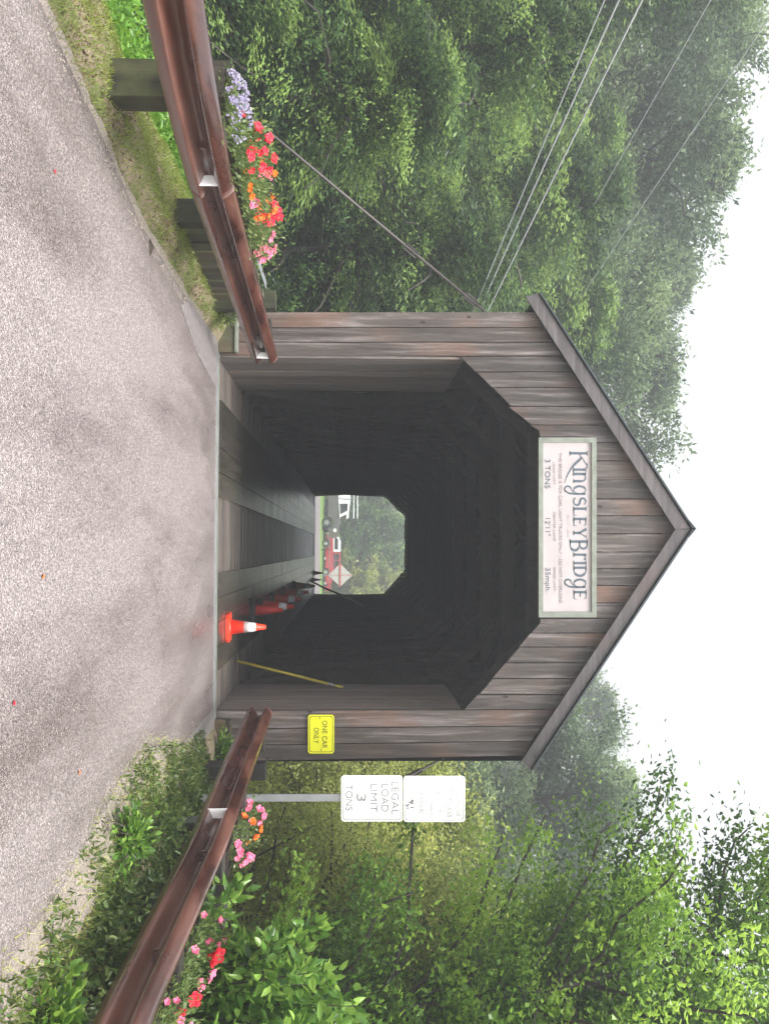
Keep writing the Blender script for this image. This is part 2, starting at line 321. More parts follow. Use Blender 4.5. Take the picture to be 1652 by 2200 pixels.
def make_tree(name, mat, H, R, base=.1, nb=70, ntw=9, nlf=45, leaf=(.09, .05), droop=.5, spread=(.28, .28, .2), rise=.35, top=.15, hang=0., trunk_r=.16, lean=0., shape=1.0, tubes=40, along=.9, align=.8):
    """trunk with limbs, twigs along each limb, leaves clustered on the twigs"""
    tk = MB(); path = []
    for i in range(9):
        t = i/8; path.append(Vector((lean*H*t*t + rng.normal()*.04*H*.3, rng.normal()*.04*H*.3, H*.97*t)) if i else Vector((0, 0, -.4)))
    tk.tube(path, [trunk_r*(1-.9*i/8) for i in range(9)], 7)
    Cs, Ds, Ts = [], [], []
    for b in range(nb):
        t = base + (1-base)*((b+rng.random())/nb)
        p0 = path[0].lerp(path[8], t); k = min(7, int(t*8)); p0 = path[k].lerp(path[k+1], t*8-k)
        prof = (math.sin(PI*min(1, (t-base)/(1-base)*.86+.14)))**shape*(1-top)+top*.9
        ln = R*prof*rng.uniform(.45, 1.3); az = b*2.399+rng.normal()*.4
        el = rise*(1-.2*t)+rng.normal()*.12 + .7*max(0, t-.75)*2
        d = Vector((math.cos(az)*math.cos(el), math.sin(az)*math.cos(el), math.sin(el)))
        pts = [p0 + d*(ln*s) + Vector((0, 0, -droop*ln*s*s*.6)) + Vector(rng.normal(size=3)*.03*ln) for s in (0, .3, .6, .85, 1)]
        if b % max(1, nb//tubes) == 0 and ln > .25: tk.tube(pts, [trunk_r*.34*(1-t*.6)*(1-.85*i/4)+.006 for i in range(5)], 5, False)
        ct = rng.normal()*.27  # wide tone spread per limb, painting dark shadow gaps into the leaf colour
        for j in range(ntw):
            s = .22 + .8*((j+rng.random())/ntw); i = min(3, int(s*4)); q = np.array(pts[i].lerp(pts[i+1], min(1, s*4-i)))
            sd = np.array([-math.sin(az), math.cos(az), 0])*rng.choice((-1, 1))*rng.uniform(.1, 1)*ln*.38*(1.15-s*.7)
            q = q + sd + np.array([0, 0, -abs(rng.normal())*hang])
            n = int(nlf*rng.uniform(.6, 1.3)); tw = np.array(d)*.6+sd/max(.001, np.linalg.norm(sd))*.6; tw /= np.linalg.norm(tw)
            u = rng.normal(size=(n, 3))*np.array(spread)*(.75+.5*R/3)*.8
            al = rng.normal(size=n)*spread[0]*along
            c = q+u+tw*al[:, None]; c[:, 2] -= droop*(u[:, 0]**2+u[:, 1]**2+al**2)/max(.05, spread[0]*along)*.6
            dd = tw*align + rand_dirs(n)*.75 + np.array([0, 0, -droop*.8-hang*.5])
            Cs.append(c); Ds.append(dd)
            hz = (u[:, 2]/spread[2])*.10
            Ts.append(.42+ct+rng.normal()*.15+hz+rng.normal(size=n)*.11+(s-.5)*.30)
    C = np.concatenate(Cs); D = np.concatenate(Ds); T = np.concatenate(Ts); n = len(C)
    S = rand_dirs(n)*.8+np.cross(D, np.array([0, 0, 1.]))
    L = leaf[0]*rng.uniform(.6, 1.3, n); W = leaf[1]*rng.uniform(.6, 1.3, n)
    cm = leaves_mesh(name+'_crown', C, D, S, L, W, T, mat, .12)
    tm = bpy.data.meshes.new(name+'_trunk'); tm.from_pydata(tk.V, [], tk.F); tm.materials.append(M['bark']); tm.polygons.foreach_set('use_smooth', [True]*len(tm.polygons))
    return tm, cm
def clipped(me, mtx):                   # the bridge keeps its own space free of branches and leaves
    nv = len(me.vertices); co = np.empty(nv*3, np.float32); me.vertices.foreach_get('co', co); co = co.reshape(-1, 3)
    A = np.array(mtx); wc = co @ A[:3, :3].T + A[:3, 3]
    inside = (wc[:, 0] > -3.35) & (wc[:, 0] < 3.05) & (wc[:, 1] > 12.2) & (wc[:, 1] < 47) & (wc[:, 2] > -1) & (wc[:, 2] < 6.9)
    inside |= (np.abs(wc[:, 0]-2.3) < 2.0) & (wc[:, 1] < 12.3) & (wc[:, 1] > 4) & (wc[:, 0] < 2.6) & (wc[:, 2] < 4)
    if not inside.any(): return me
    npol = len(me.polygons); lt = np.empty(npol, np.int32); me.polygons.foreach_get('loop_total', lt); li = np.empty(lt.sum(), np.int32); me.loops.foreach_get('vertex_index', li)
    st = np.concatenate([[0], np.cumsum(lt)[:-1]]); bad = np.logical_or.reduceat(inside[li], st); keep = np.nonzero(~bad)[0]
    new = bpy.data.meshes.new(me.name); new.from_pydata(co.tolist(), [], [li[st[k]:st[k]+lt[k]].tolist() for k in keep])
    if 'tone' in me.attributes:
        tv = np.empty(npol, np.float32); me.attributes['tone'].data.foreach_get('value', tv); new.attributes.new('tone', 'FLOAT', 'FACE').data.foreach_set('value', tv[keep])
    new.materials.append(me.materials[0]); new.polygons.foreach_set('use_smooth', [len(me.name) > 0 and 'trunk' in me.name]*len(keep)); return new
def plant_tree(protos, label, cat, loc, s=1, rz=0, group=None, name='tree', parts=('trunk', 'crown'), sz=None, tilt=(0, 0)):
    r = thing(name, label, cat, group, loc, (tilt[0], tilt[1], rz)); r.scale = (s, s, sz or s)
    mx = Matrix.Translation(loc) @ Matrix.Rotation(rz, 4, 'Z') @ Matrix.Diagonal((s, s, sz or s, 1))
    for nm, me in zip(parts, protos): link(nm, clipped(me, mx), r)
    return r

from mathutils import noise as mn
# ------------------------------------------------------------------ terrain, road, far ground
LT = [(-12, -3.6), (0, -3.2), (4, -2.88), (5.35, -2.80), (7, -2.6), (8, -2.45), (10, -2.42), (12.7, -2.42)]
RTb = [(-12, 2.3), (0, 2.1), (4, 2.0), (5.7, 1.9), (6.6, 1.78), (7.6, 1.6), (8.4, 1.52), (9.4, 1.68), (10.5, 1.9), (12.7, 2.0)]
def itp(T, y): return float(np.interp(y, [a for a, _ in T], [b for _, b in T]))
def sm(a, b, x): t = min(1, max(0, (x-a)/(b-a))); return t*t*(3-2*t)
def gz(x, y):
    L, R = itp(LT, y), itp(RTb, y)
    wob = .03*mn.noise(Vector((x*1.5, y*1.1, 0)))
    bw = .62 if y < 7 else .62+.2*sm(7, 9, y)
    zl = .13*sm(0, .3, L-x) - .55*sm(bw, bw+.5, L-x) - .95*sm(bw+.9, 2.9, L-x) - 2.2*sm(2.3, 7, L-x)
    zr = .06*sm(0, .3, x-R) - .10*sm(.9, 1.4, x-R) - 1.0*sm(1.1, 3.5, x-R) - 2.0*sm(3.5, 8, x-R)
    near = -.03 + (zl + wob*sm(0, .3, L-x) if x < L else 0) + (zr + wob*sm(0, .3, x-R) if x > R else 0)
    if y > 12.9:
        near = near + (-4.6-near)*sm(12.9, 14.5, y)
    far = -.03-.022*max(0, y-47) if y < 115 else -.03-.022*68+ (y-115)*.03
    z = near if y < 14.5 else -4.6+(far+4.6)*sm(42, 45.4, y)
    hl = 9*sm(-12, -45, x)*sm(10, 30, y)
    if y > 44: hl = 9*sm(-16, -50, x)
    z += hl + 14*sm(125, 190, y) + 5*sm(14, 50, x)
    if y > 150 or abs(x) > 60: z += 1.5*math.sin(x*.021+1)*math.sin(y*.017)
    return z
def axis(segs):
    out = []
    for a, b, s in segs: out += list(np.arange(a, b, s))
    return out+[segs[-1][1]]
xs = axis([(-600, -60, 45), (-60, -12, 2.4), (-12, -5, .5), (-5, 4.6, .12), (4.6, 12, .5), (12, 60, 2.4), (60, 600, 45)])
ys = axis([(-200, -12, 16), (-12, 3.6, .8), (3.6, 13.2, .14), (13.2, 48, .8), (48, 130, 2), (130, 900, 35)])
def warp(x, y):
    yy = min(12.7, max(-12, y)); k = 1-sm(12.7, 15, y); return x + k*((itp(LT, yy)+2.45)*max(0, 1-abs(x+2.45)/2.4) + (itp(RTb, yy)-1.8)*max(0, 1-abs(x-1.8)/1.7))
V = [(warp(x, y), y, gz(warp(x, y), y)) for y in ys for x in xs]; nx = len(xs)
Fc = [(j*nx+i, j*nx+i+1, (j+1)*nx+i+1, (j+1)*nx+i) for j in range(len(ys)-1) for i in range(nx-1)]
g = mesh_obj('ground', V, Fc, M['ground'], smooth=True); struct(g)

from mathutils import noise as mn
def nz1(y, k): return mn.noise(Vector((y*1.3, k, 0)))+.5*mn.noise(Vector((y*4.1, k+5, 0)))+.25*mn.noise(Vector((y*11., k+9, 0)))
def sheet(name, ya, yb, st, Lf, Rf, z, mat, nxx=6, jag=.05):
    V = []; k = 0; y = ya
    while y < yb+1e-6:
        l_ = Lf(y)+jag*nz1(y, 1); r_ = Rf(y)+jag*nz1(y, 2)
        for i in range(nxx+1): V.append((l_+(r_-l_)*i/nxx, y, z(y) if callable(z) else z))
        k += 1; y += st
    return struct(mesh_obj(name, V, [(j*(nxx+1)+i, j*(nxx+1)+i+1, (j+1)*(nxx+1)+i+1, (j+1)*(nxx+1)+i) for j in range(k-1) for i in range(nxx)], mat))
sheet('road', -12, 12.65, .05, lambda y: itp(LT, y)-.16, lambda y: itp(RTb, y)+.2, 0., M['asphalt'])
# gravel shoulders under the weeds, sheets just above the ground
def drape(name, pts, mat, dz, st=.12):
    V = []; Fs = []
    nu, nv = len(pts), 7
    for a, b in pts:
        for k in range(nv):
            x = a[0]+(b[0]-a[0])*k/(nv-1); y = a[1]+(b[1]-a[1])*k/(nv-1); V.append((x, y, gz(x, y)+dz))
    Fs = [(j*nv+i, j*nv+i+1, (j+1)*nv+i+1, (j+1)*nv+i) for j in range(nu-1) for i in range(nv-1)]
    return struct(mesh_obj(name, V, Fs, mat, smooth=True))
drape('gravel_shoulder', [((itp(RTb, y)-.10+.05*nz1(y, 3), y), (itp(RTb, y)+.42+.12*nz1(y, 4), y)) for y in np.arange(3.6, 11.4, .04)], M['gravel'], .022)
drape('gravel_shoulder', [((itp(LT, y)-.09+.03*nz1(y, 5), y), (itp(LT, y)+.05+.04*nz1(y, 6), y)) for y in np.arange(3.6, 11.4, .04)], M['gravel'], .022)
# concrete aprons beside the bridge mouth
a1 = MB().prism([(-3.05, 11.5, -.3), (-2.75, 11.2, -.3), (-2.40, 10.2, -.3), (-2.3, 9.9, -.3), (-2.05, 11., -.3), (-1.9, 12.65, -.3), (-3.05, 12.7, -.3)], (0, 0, .306)).out('pavement', M['concrete']); struct(a1)
a2 = MB().prism([(1.9, 10.6, -.3), (3.1, 11.5, -.3), (3.1, 12.7, -.3), (1.9, 12.7, -.3)], (0, 0, .305)).out('pavement', M['concrete']); struct(a2)
zf = lambda y: -.03-.022*max(0, y-47)+.03
sheet('far_road', 45.9, 78, 1, lambda y: -2.6-sm(52, 78, y)*22, lambda y: 2.4+sm(48, 62, y)*9, lambda y: zf(y), M['concrete'], 6, .2)
sheet('far_grass', 78.0, 126, 3, lambda y: -45, lambda y: 40, lambda y: gz(0, min(y, 124))+.035, M['grassbed'], 10, .0)

# ------------------------------------------------------------------ covered bridge
D = 12.86; FAR = 45.7; LEN = FAR-D
br = thing('covered_bridge', 'weathered brown wooden covered bridge with a gabled portal across the road', 'covered bridge')
outer = [(676, 1150), (1137, 1452), (1624, 1128)]
def roof_x(y): return float(np.interp(y, [o[0] for o in outer], [o[1] for o in outer]))
OP = [(765, 990), (878, 1104), (925, 1160), (1338, 1160), (1518, 1005), (1527, 998)]
def open_x(y): return float(np.interp(y, [o[0] for o in OP], [o[1] for o in OP]))
cuts = [670, 704, 735, 765, 799, 833, 873, 913, 951, 990, 1031, 1072, 1108, 1147, 1186, 1222, 1258, 1295, 1329, 1360, 1390, 1424, 1458, 1492, 1527, 1566, 1602, 1637]
front = []
for a, b in zip(cuts[:-1], cuts[1:]):
    leg = b <= 765 or a >= 1527; gp = 1.0
    def yl(y, x): return y - (x-468)/650*13*max(0, (y-1500)/137) if y > 1500 else y
    ys_ = [a+gp] + [o[0] for o in outer[1:2]+[(p[0],) for p in OP] if a+gp < o[0] < b-gp] + [b-gp]
    top = [(roof_x(y)-2, y) for y in ys_]
    jit = random.uniform(-3, 3) if not leg else 0
    bot = [((466 if leg else open_x(y)+jit), y) for y in ys_]
    if not leg and 873 <= a < 930: bot = [(x+random.uniform(-7, 4), y) for x, y in bot]
    pr = random.uniform(0, .007)
    poly = [at(x, yl(y, x), D-pr) for x, y in bot] + [at(x, yl(y, x), D-pr) for x, y in reversed(top)]
    front.append(MB().prism(poly, (0, .026, 0)).out('siding_board', M['siding'], br))
for o in front:
    c = link('siding_board', o.data, br, (0, LEN, 0))
# backing behind the joints: horizontal girts behind gable boards
for px in (1185, 1300, 1400):
    ya = [y for y in range(680, 1630, 2) if roof_x(y) > px+14]; p, q = at(px, ya[0]+12, D+.055), at(px, ya[-1]-12, D+.055)
    MB().bar(p, q, .05, .12).out('girt', M['dark_y'], br)
# barge boards and roof
Yf = D-.13
for pts in ([(1129, 638), (1155, 631), (1481, 1135), (1450, 1137)], [(1121, 1634), (1139, 1651), (1481, 1136.5), (1450, 1138)]):
    MB().prism([at(x, y, Yf) for x, y in pts], (0, .03, 0)).out('fascia_board', M['fascia'], br)
def rp(x, y, yy=Yf): p = at(x, y, yy); return Vector((p.x, 0, p.z))
for s, (tip, tin, apx, y1) in enumerate((((1156, 629.5), (1151, 636), (1484.5, 1136), None), ((1140, 1653), (1134, 1647), (1484.5, 1136), None))):
    t, r_ = rp(*tip), rp(*apx); d = (r_-t).normalized(); nrm = Vector((-d.z, 0, d.x)); nrm = nrm if nrm.z > 0 else -nrm
    nn = 17; L0 = (Yf-.03); L1 = FAR+.35
    # standing-seam sheets
    for k in range(14):
        ya, yb = L0+(L1-L0)*k/14, L0+(L1-L0)*(k+1)/14-.006
        P = [t+nrm*.006, r_+nrm*.006, r_+nrm*.026, t+nrm*.026]
        MB().prism([Vector((p.x, ya, p.z)) for p in P], (0, yb-ya, 0)).out('roof_sheet', M['roof'], br)
    # roof boarding under the sheets
    P = [t-nrm*.03+d*.05, r_-nrm*.03-d*.03, r_+nrm*.003-d*.01, t+nrm*.003+d*.05]
    MB().prism([Vector((p.x, D-.09, p.z)) for p in P], (0, LEN+.3, 0)).out('roof_deck', M['dark_y'], br)
    for k in range(18):     # rafters
        yy = D+.5+k*1.9
        MB().bar(Vector((t.x, yy, t.z))-nrm*.09+d*.3, Vector((r_.x, yy, r_.z))-nrm*.09-d*.12, .07, .11, (0, 1, 0)).out('rafter', M['dark_y'], br)
rg = rp(1484.5, 1136)
MB().prism([(rg.x-.10, D-.17, rg.z-.052), (rg.x, D-.17, rg.z+.034), (rg.x+.10, D-.17, rg.z-.052), (rg.x+.10, D-.17, rg.z-.046+.012), (rg.x, D-.17, rg.z+.05), (rg.x-.10, D-.17, rg.z-.046+.012)], (0, LEN+.55, 0)).out('ridge_cap', M['roof'], br)
MB().box((rg.x-.03, D+.08, rg.z-.33), (rg.x+.03, FAR-.05, rg.z-.045)).out('ridge_beam', M['dark_y'], br)
# outer side walls: corrugated by their boards, one connected sheet each
XL, XR = at(468, 670, D).x, at(468, 1637, D).x
ZTL, ZTR = at(1140, 670, D).z, at(1125, 1625, D).z
for xw, sgn, zt in ((XL, -1, ZTL), (XR, 1, ZTR)):
    P = []; y = D+.03
    while y < FAR:
        P += [(xw, y), (xw, y+.27), (xw-sgn*.02, y+.275), (xw-sgn*.02, y+.285)]; y += .29
    V = []; 
    for x, y in P: V += [(x, y, -.5), (x, y, zt), (x-sgn*.035, y, -.5), (x-sgn*.035, y, zt)]
    Fs = []
    for i in range(len(P)-1): Fs += [(4*i, 4*i+4, 4*i+5, 4*i+1), (4*i+2, 4*i+3, 4*i+7, 4*i+6), (4*i+1, 4*i+5, 4*i+7, 4*i+3)]
    mesh_obj('side_wall', V, Fs, M['siding'], br)
# reveal boards lining the mouth
xl, xr = at(468, 766, D).x, at(468, 1532, D).x
for k in range(8):
    y0 = D+.03+k*.333; pr = random.uniform(0, .006)
    MB().box((xl-.03, y0, -.02), (xl-pr*0+pr, y0+.328, 3.02)).out('lining_board', M['reveal'], br)
    MB().box((xr-pr, y0, -.02), (xr+.03, y0+.328, 3.02)).out('lining_board', M['reveal'], br)
# end posts closing lining to siding
for xa, xb in ((XL+.05, xl-.04), (xr+.04, XR-.05)):
    MB().box((xa, D+2.62, -.3), (xb, D+2.70, 3.9)).out('portal_post', M['dark_z'], br)
# lattice trusses
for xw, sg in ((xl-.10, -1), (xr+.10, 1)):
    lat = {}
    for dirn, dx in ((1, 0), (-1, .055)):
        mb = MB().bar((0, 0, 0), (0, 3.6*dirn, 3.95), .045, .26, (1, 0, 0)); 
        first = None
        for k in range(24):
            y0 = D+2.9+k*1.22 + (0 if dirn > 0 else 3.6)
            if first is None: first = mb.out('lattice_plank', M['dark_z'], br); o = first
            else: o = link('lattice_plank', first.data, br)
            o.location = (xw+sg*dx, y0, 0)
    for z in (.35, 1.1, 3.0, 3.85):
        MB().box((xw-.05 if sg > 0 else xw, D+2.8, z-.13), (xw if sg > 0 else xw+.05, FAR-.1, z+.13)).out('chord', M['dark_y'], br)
first = fk = None
for k in range(13):
    yy = D+1.2+k*2.55
    if first is None:
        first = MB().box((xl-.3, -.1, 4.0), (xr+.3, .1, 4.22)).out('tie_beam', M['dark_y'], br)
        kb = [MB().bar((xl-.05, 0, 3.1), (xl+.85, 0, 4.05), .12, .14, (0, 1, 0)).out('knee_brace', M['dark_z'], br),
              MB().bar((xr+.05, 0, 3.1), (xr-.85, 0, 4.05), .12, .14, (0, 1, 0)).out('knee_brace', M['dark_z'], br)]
        o = first; o.location.y = yy; kb[0].location.y = kb[1].location.y = yy
    else:
        link('tie_beam', first.data, br, (0, yy, 0))
        for q in kb: link('knee_brace', q.data, br, (0, yy, 0))
# deck
dp = None
W0, W1 = xl-.2, xr+.2; k = 0; y = D-.06
while y < FAR+.2:
    if dp is None: dp = MB().box((W0, 0, -.09), (W1, .247, -.03)).out('deck_plank', M['deck'], br); dp.location = (0, y, 0)
    else: link('deck_plank', dp.data, br, (random.uniform(-.03, .03), y, random.uniform(-.004, .004)))
    y += .255
rn = None
for x0, x1 in ((-1.83, -.63), (.30, 1.49)):
    wd = (x1-x0)/4
    for i in range(4):
        y = D+.02; seg = 0
        while y < FAR:
            ln = 4.6 if seg else 2.3+(i % 2)*1.7
            if y+ln > FAR: ln = FAR-y
            MB().box((x0+i*wd+.004, y, -.026), (x0+(i+1)*wd-.004, y+ln-.008, .022+random.uniform(0, .006))).out('runner_plank', M['runner'], br)
            y += ln; seg += 1
MB().box((W0-.3, D+.1, -.45), (W0, FAR, -.1)).out('bottom_chord', M['dark_y'], br)
MB().box((W1, D+.1, -.45), (W1+.3, FAR, -.1)).out('bottom_chord', M['dark_y'], br)
MB().box((xl-.02, D-.22, -.08), (xr+.05, D-.065, .012)).out('threshold_plate', M['signframe'], br)
MB().box((xl-.02, D-.255, -.08), (xr+.05, D-.225, .018)).out('threshold_edge', M['steel'], br)
ab = thing('stone_abutment', 'dark stone abutment under the near end of the covered bridge', 'abutment')
MB().box((-3.6, D+.0, -4.8), (3.4, D+1.3, -.47)).out('abutment_block', M['stone'], ab)
MB().box((XL-.35, D-.14, -.4), (xl-.03, D-.04, .20)).out('sill_board', M['timber'], br)
MB().box((XL+.02, D-.16, .205), (xl-.03, D-.02, .235)).out('sill_trim', M['signframe'], br)
MB().box((xr+.06, D-.14, -.4), (XR+.35, D-.04, .16)).out('sill_board', M['timber'], br)
MB().box((xr+.06, D-.16, .165), (XR-.02, D-.02, .195)).out('sill_trim', M['timber'], br)
ab2 = thing('far_abutment', 'stone abutment under the far end of the covered bridge', 'abutment')
MB().box((-3.6, FAR-1.2, -4.8), (3.4, FAR+.1, -.47)).out('abutment_block', M['stone'], ab2)

# ------------------------------------------------------------------ lettering
def text_mesh(name, s, size, loc, mat, parent, align='LEFT', sx=1., bold=0., rot=(PI/2, 0, 0), sp=1.):
    cu = bpy.data.curves.new(name, 'FONT'); cu.body = s; cu.size = size; cu.align_x = align; cu.offset = bold; cu.extrude = .0006; cu.resolution_u = 3; cu.space_character = sp
    o = bpy.data.objects.new('tmp', cu); COL.objects.link(o); bpy.context.view_layer.update()
    me = bpy.data.meshes.new_from_object(o.evaluated_get(bpy.context.evaluated_depsgraph_get())); bpy.data.objects.remove(o)
    me.materials.clear(); me.materials.append(mat)
    q = link(name, me, parent, loc, rot); q.scale = (sx, 1, 1); return q

# serif capitals drawn by strokes, unit height 1
def stroke(mb, pts, w):
    P = [Vector((p[0], 0, p[1])) for p in pts]; n = len(P); w = w if hasattr(w, '__len__') else [w]*n
    L_, R_ = [], []
    for i in range(n):
        d = (P[min(i+1, n-1)]-P[max(0, i-1)]).normalized(); nn = Vector((-d.z, 0, d.x))*w[i]/2; L_.append(P[i]+nn); R_.append(P[i]-nn)
    V = L_+R_; V2 = [v+Vector((0, -.02, 0)) for v in V]
    Fs = [(i, i+1, n+i+1, n+i) for i in range(n-1)]
    mb.add(V2, Fs); mb.add(V2+V, [(i, i+1, 2*n+i+1, 2*n+i) for i in range(n-1)]+[(n+i, n+i+1, 3*n+i+1, 3*n+i) for i in range(n-1)])
def arc(cx, cz, rx, rz, a0, a1, n=14): return [(cx+rx*math.cos(math.radians(a0+(a1-a0)*i/n)), cz+rz*math.sin(math.radians(a0+(a1-a0)*i/n))) for i in range(n+1)]
TK, TN, SE = .17, .07, .06
def glyph(ch):
    S = []; 
    def st(x, z0=0, z1=1, w=TK, ser=(1, 1)):
        S.append(([(x, z0), (x, z1)], w))
        if ser[0]: S.append(([(x-w*.95, z0+.025), (x+w*.95, z0+.025)], SE))
        if ser[1]: S.append(([(x-w*.95, z1-.025), (x+w*.95, z1-.025)], SE))
    if ch == 'K': st(.12, -.28, 1.1); S.append(([(.2, .46), (.5, .74), (.95, 1.08)], [.06, .08, .07])); S.append(([(.4, .66), (.58, .48), (.78, .22), (1.0, -.03), (1.3, -.26), (1.7, -.5), (2.15, -.68)], [.10, .17, .18, .14, .10, .07, .03])); S.append(([(.8, 1.08), (1.14, 1.08)], SE)); wd = 1.08
    elif ch == 'i': st(.1, ser=(1, 1)); wd = .24
    elif ch == 'n': st(.1, ser=(1, 0)); S.append((arc(.34, .66, .25, .3, 165, 0, 10), [.06]*4+[.10]*7)); S.append(([(.59, .66), (.59, 0)], TK)); S.append(([(.45, .025), (.72, .025)], SE)); S.append(([(.0, .95), (.12, .95)], SE)); wd = .78
    elif ch == 'g': S.append((arc(.36, .5, .26, .46, 20, 340, 20), [.07]*6+[.15]*9+[.07]*6)); S.append(([(.62, .95), (.62, .1), (.58, -.35), (.42, -.62)], [.13, .15, .12, .10])); S.append((arc(.3, -.42, .2, .25, -40, -250, 12), .11)); S.append(([(.24, -.2), (.5, .0)], .07)); wd = .78
    elif ch == 'S': S.append((arc(.3, .74, .22, .22, 20, 250, 12)+arc(.3, .27, .25, .25, 80, -160, 14), [.07]*4+[.13]*6+[.16]*8+[.10]*10)); wd = .62
    elif ch == 'L': st(.12); S.append(([(.12, .04), (.56, .04), (.6, .26)], [.08, .08, .03])); wd = .64
    elif ch == 'E': st(.12); S.append(([(.12, .96), (.54, .96), (.56, .78)], [.07, .07, .03])); S.append(([(.12, .52), (.44, .52)], .07)); S.append(([(.12, .04), (.56, .04), (.6, .26)], [.08, .08, .03])); wd = .66
    elif ch == 'Y': st(.36, 0, .5, ser=(1, 0)); S.append(([(.36, .46), (.1, .97)], .15)); S.append(([(.36, .46), (.62, .97)], .07)); S.append(([(0, .97), (.24, .97)], SE)); S.append(([(.5, .97), (.74, .97)], SE)); wd = .74
    elif ch == 'B': st(.13, -.28, 1.1, .19); S.append(([(.13, 1.06)]+arc(.34, .78, .27, .28, 90, -90, 12)+[(.13, .5)], [.08]*4+[.15]*7+[.07]*4)); S.append(([(.13, .46)]+arc(.36, .11, .36, .35, 90, -90, 12)+[(.13, -.24)], [.07]*4+[.18]*7+[.08]*4)); wd = .84
    elif ch == 'r': st(.12, ser=(1, 0)); S.append((arc(.34, .72, .22, .22, 160, 70, 8), .08)); S.append(([(.38, .92), (.48, .84)], .16)); wd = .54
    elif ch == 'D': st(.12); S.append(([(.12, .96)]+arc(.3, .5, .36, .46, 90, -90, 14)+[(.12, .04)], [.07]*4+[.17]*9+[.07]*4)); wd = .76
    else: wd = .3
    return S, wd
sg = thing('name_sign', 'long white name sign reading Kingsley Bridge, green-grey frame over the opening', 'sign')
Ys = D-.045
SP = lambda x, y: at(x, y, Ys)
def rect(x0, y0, x1, y1, Yv): return [at(x0, y0, Yv), at(x0, y1, Yv), at(x1, y1, Yv), at(x1, y0, Yv)]
MB().prism(rect(1164, 950, 1272, 1316, Ys), (0, .02, 0)).out('panel', M['signpanel'], sg)
for r_ in ((1157, 940, 1166.5, 1326), (1271, 940, 1281, 1326), (1166.7, 940, 1270.8, 951), (1166.7, 1315, 1270.8, 1326)):
    MB().prism(rect(*r_, Ys-.025), (0, .05, 0)).out('frame_board', M['signframe'], sg)
hcap = 28/175.; mbk = MB(); x = 0.; items = []
for ch in 'KingSLEY BrIDgE'.replace('I', 'i'):
    Sx, wd = glyph(ch); items.append((Sx, x)); x += (wd+.05) if ch != ' ' else .02
tot = x; sxl = (1292-970)/175./tot
for Sx, x0 in items:
    tmp = MB()
    for pts, w_ in Sx: stroke(tmp, pts, w_)
    o0 = at(1231, 970, Ys-.003)
    mbk.add([(o0.x+(v[0]+x0)*sxl, o0.y+v[1]*.05, o0.z+v[2]*hcap) for v in tmp.V], tmp.F)
mbk.out('lettering', M['ink'], sg)
def tx(s, px, py, size, mat, par, Y=Ys-.004, al='CENTER', width=None, bold=0):
    p = at(px, py, Y); o = text_mesh('lettering', s, size, p, mat, par, al, 1, bold)
    if width: o.scale.x = width/max(.001, o.dimensions.x if o.dimensions.x else 1)
    return o
tx('THIS BRIDGE IS FOR CARS, LIGHT TRUCKS ONLY - DO NOT OVERLOAD', 1200.5, 1134, .055, M['ink2'], sg, width=(1296-972)/175.)
tx('BUILT 1836', 1219, 1130, .04, M['faint2'], sg, width=.26)
tx('LOAD LIMIT', 1188, 1017, .036, M['ink2'], sg, width=.28); tx('3 TONS', 1170.5, 1018, .095, M['ink'], sg, width=.36)
tx('CENTER LANE', 1188.5, 1131, .040, M['ink2'], sg, width=.36); tx("12'11\"", 1171, 1131, .09, M['ink'], sg, width=.22)
tx('SPEED LIMIT', 1189, 1244, .036, M['ink2'], sg, width=.29); tx('35mph.', 1171.5, 1246, .09, M['ink'], sg, width=.30)

def rsheet(x0, y0, x1, y1, Yv, r=5, n=5):
    P = []
    for cx_, cy_, a0 in ((x0+r, y0+r, 270), (x0+r, y1-r, 180), (x1-r, y1-r, 90), (x1-r, y0+r, 0)):
        for i in range(n+1):
            a = math.radians(a0-90*i/n); P.append(at(cx_+r*math.cos(a), cy_+r*math.sin(a), Yv))
    return P
def ringmesh(name, out, inn, mat, par):
    n = len(out); mb = MB().add(out+inn, [(i, (i+1) % n, (i+1) % n+n, i+n) for i in range(n)]); return mb.out(name, mat, par)
ysn = thing('one_car_sign', 'yellow rectangular warning sign reading ONE CAR ONLY on the portal leg', 'sign')
MB().prism(rsheet(662, 1535.5, 718, 1619, D-.03, 6), (0, .003, 0)).out('plate', M['yellow'], ysn)
ringmesh('border', rsheet(664.8, 1538.5, 715.2, 1616, D-.032, 5), rsheet(666, 1539.7, 714, 1614.8, D-.032, 5), M['olive'], ysn)
tx('ONE CAR', 692.5, 1577.5, .088, M['olive'], ysn, Y=D-.033, width=.335); tx('ONLY', 674.5, 1580, .088, M['olive'], ysn, Y=D-.033, width=.19)
for q in ((687.5, 1543), (690, 1611)):
    p = at(*q, D-.036); MB().tube([p, p+Vector((0, .006, 0))], .008, 8).out('bolt', M['black'], ysn)
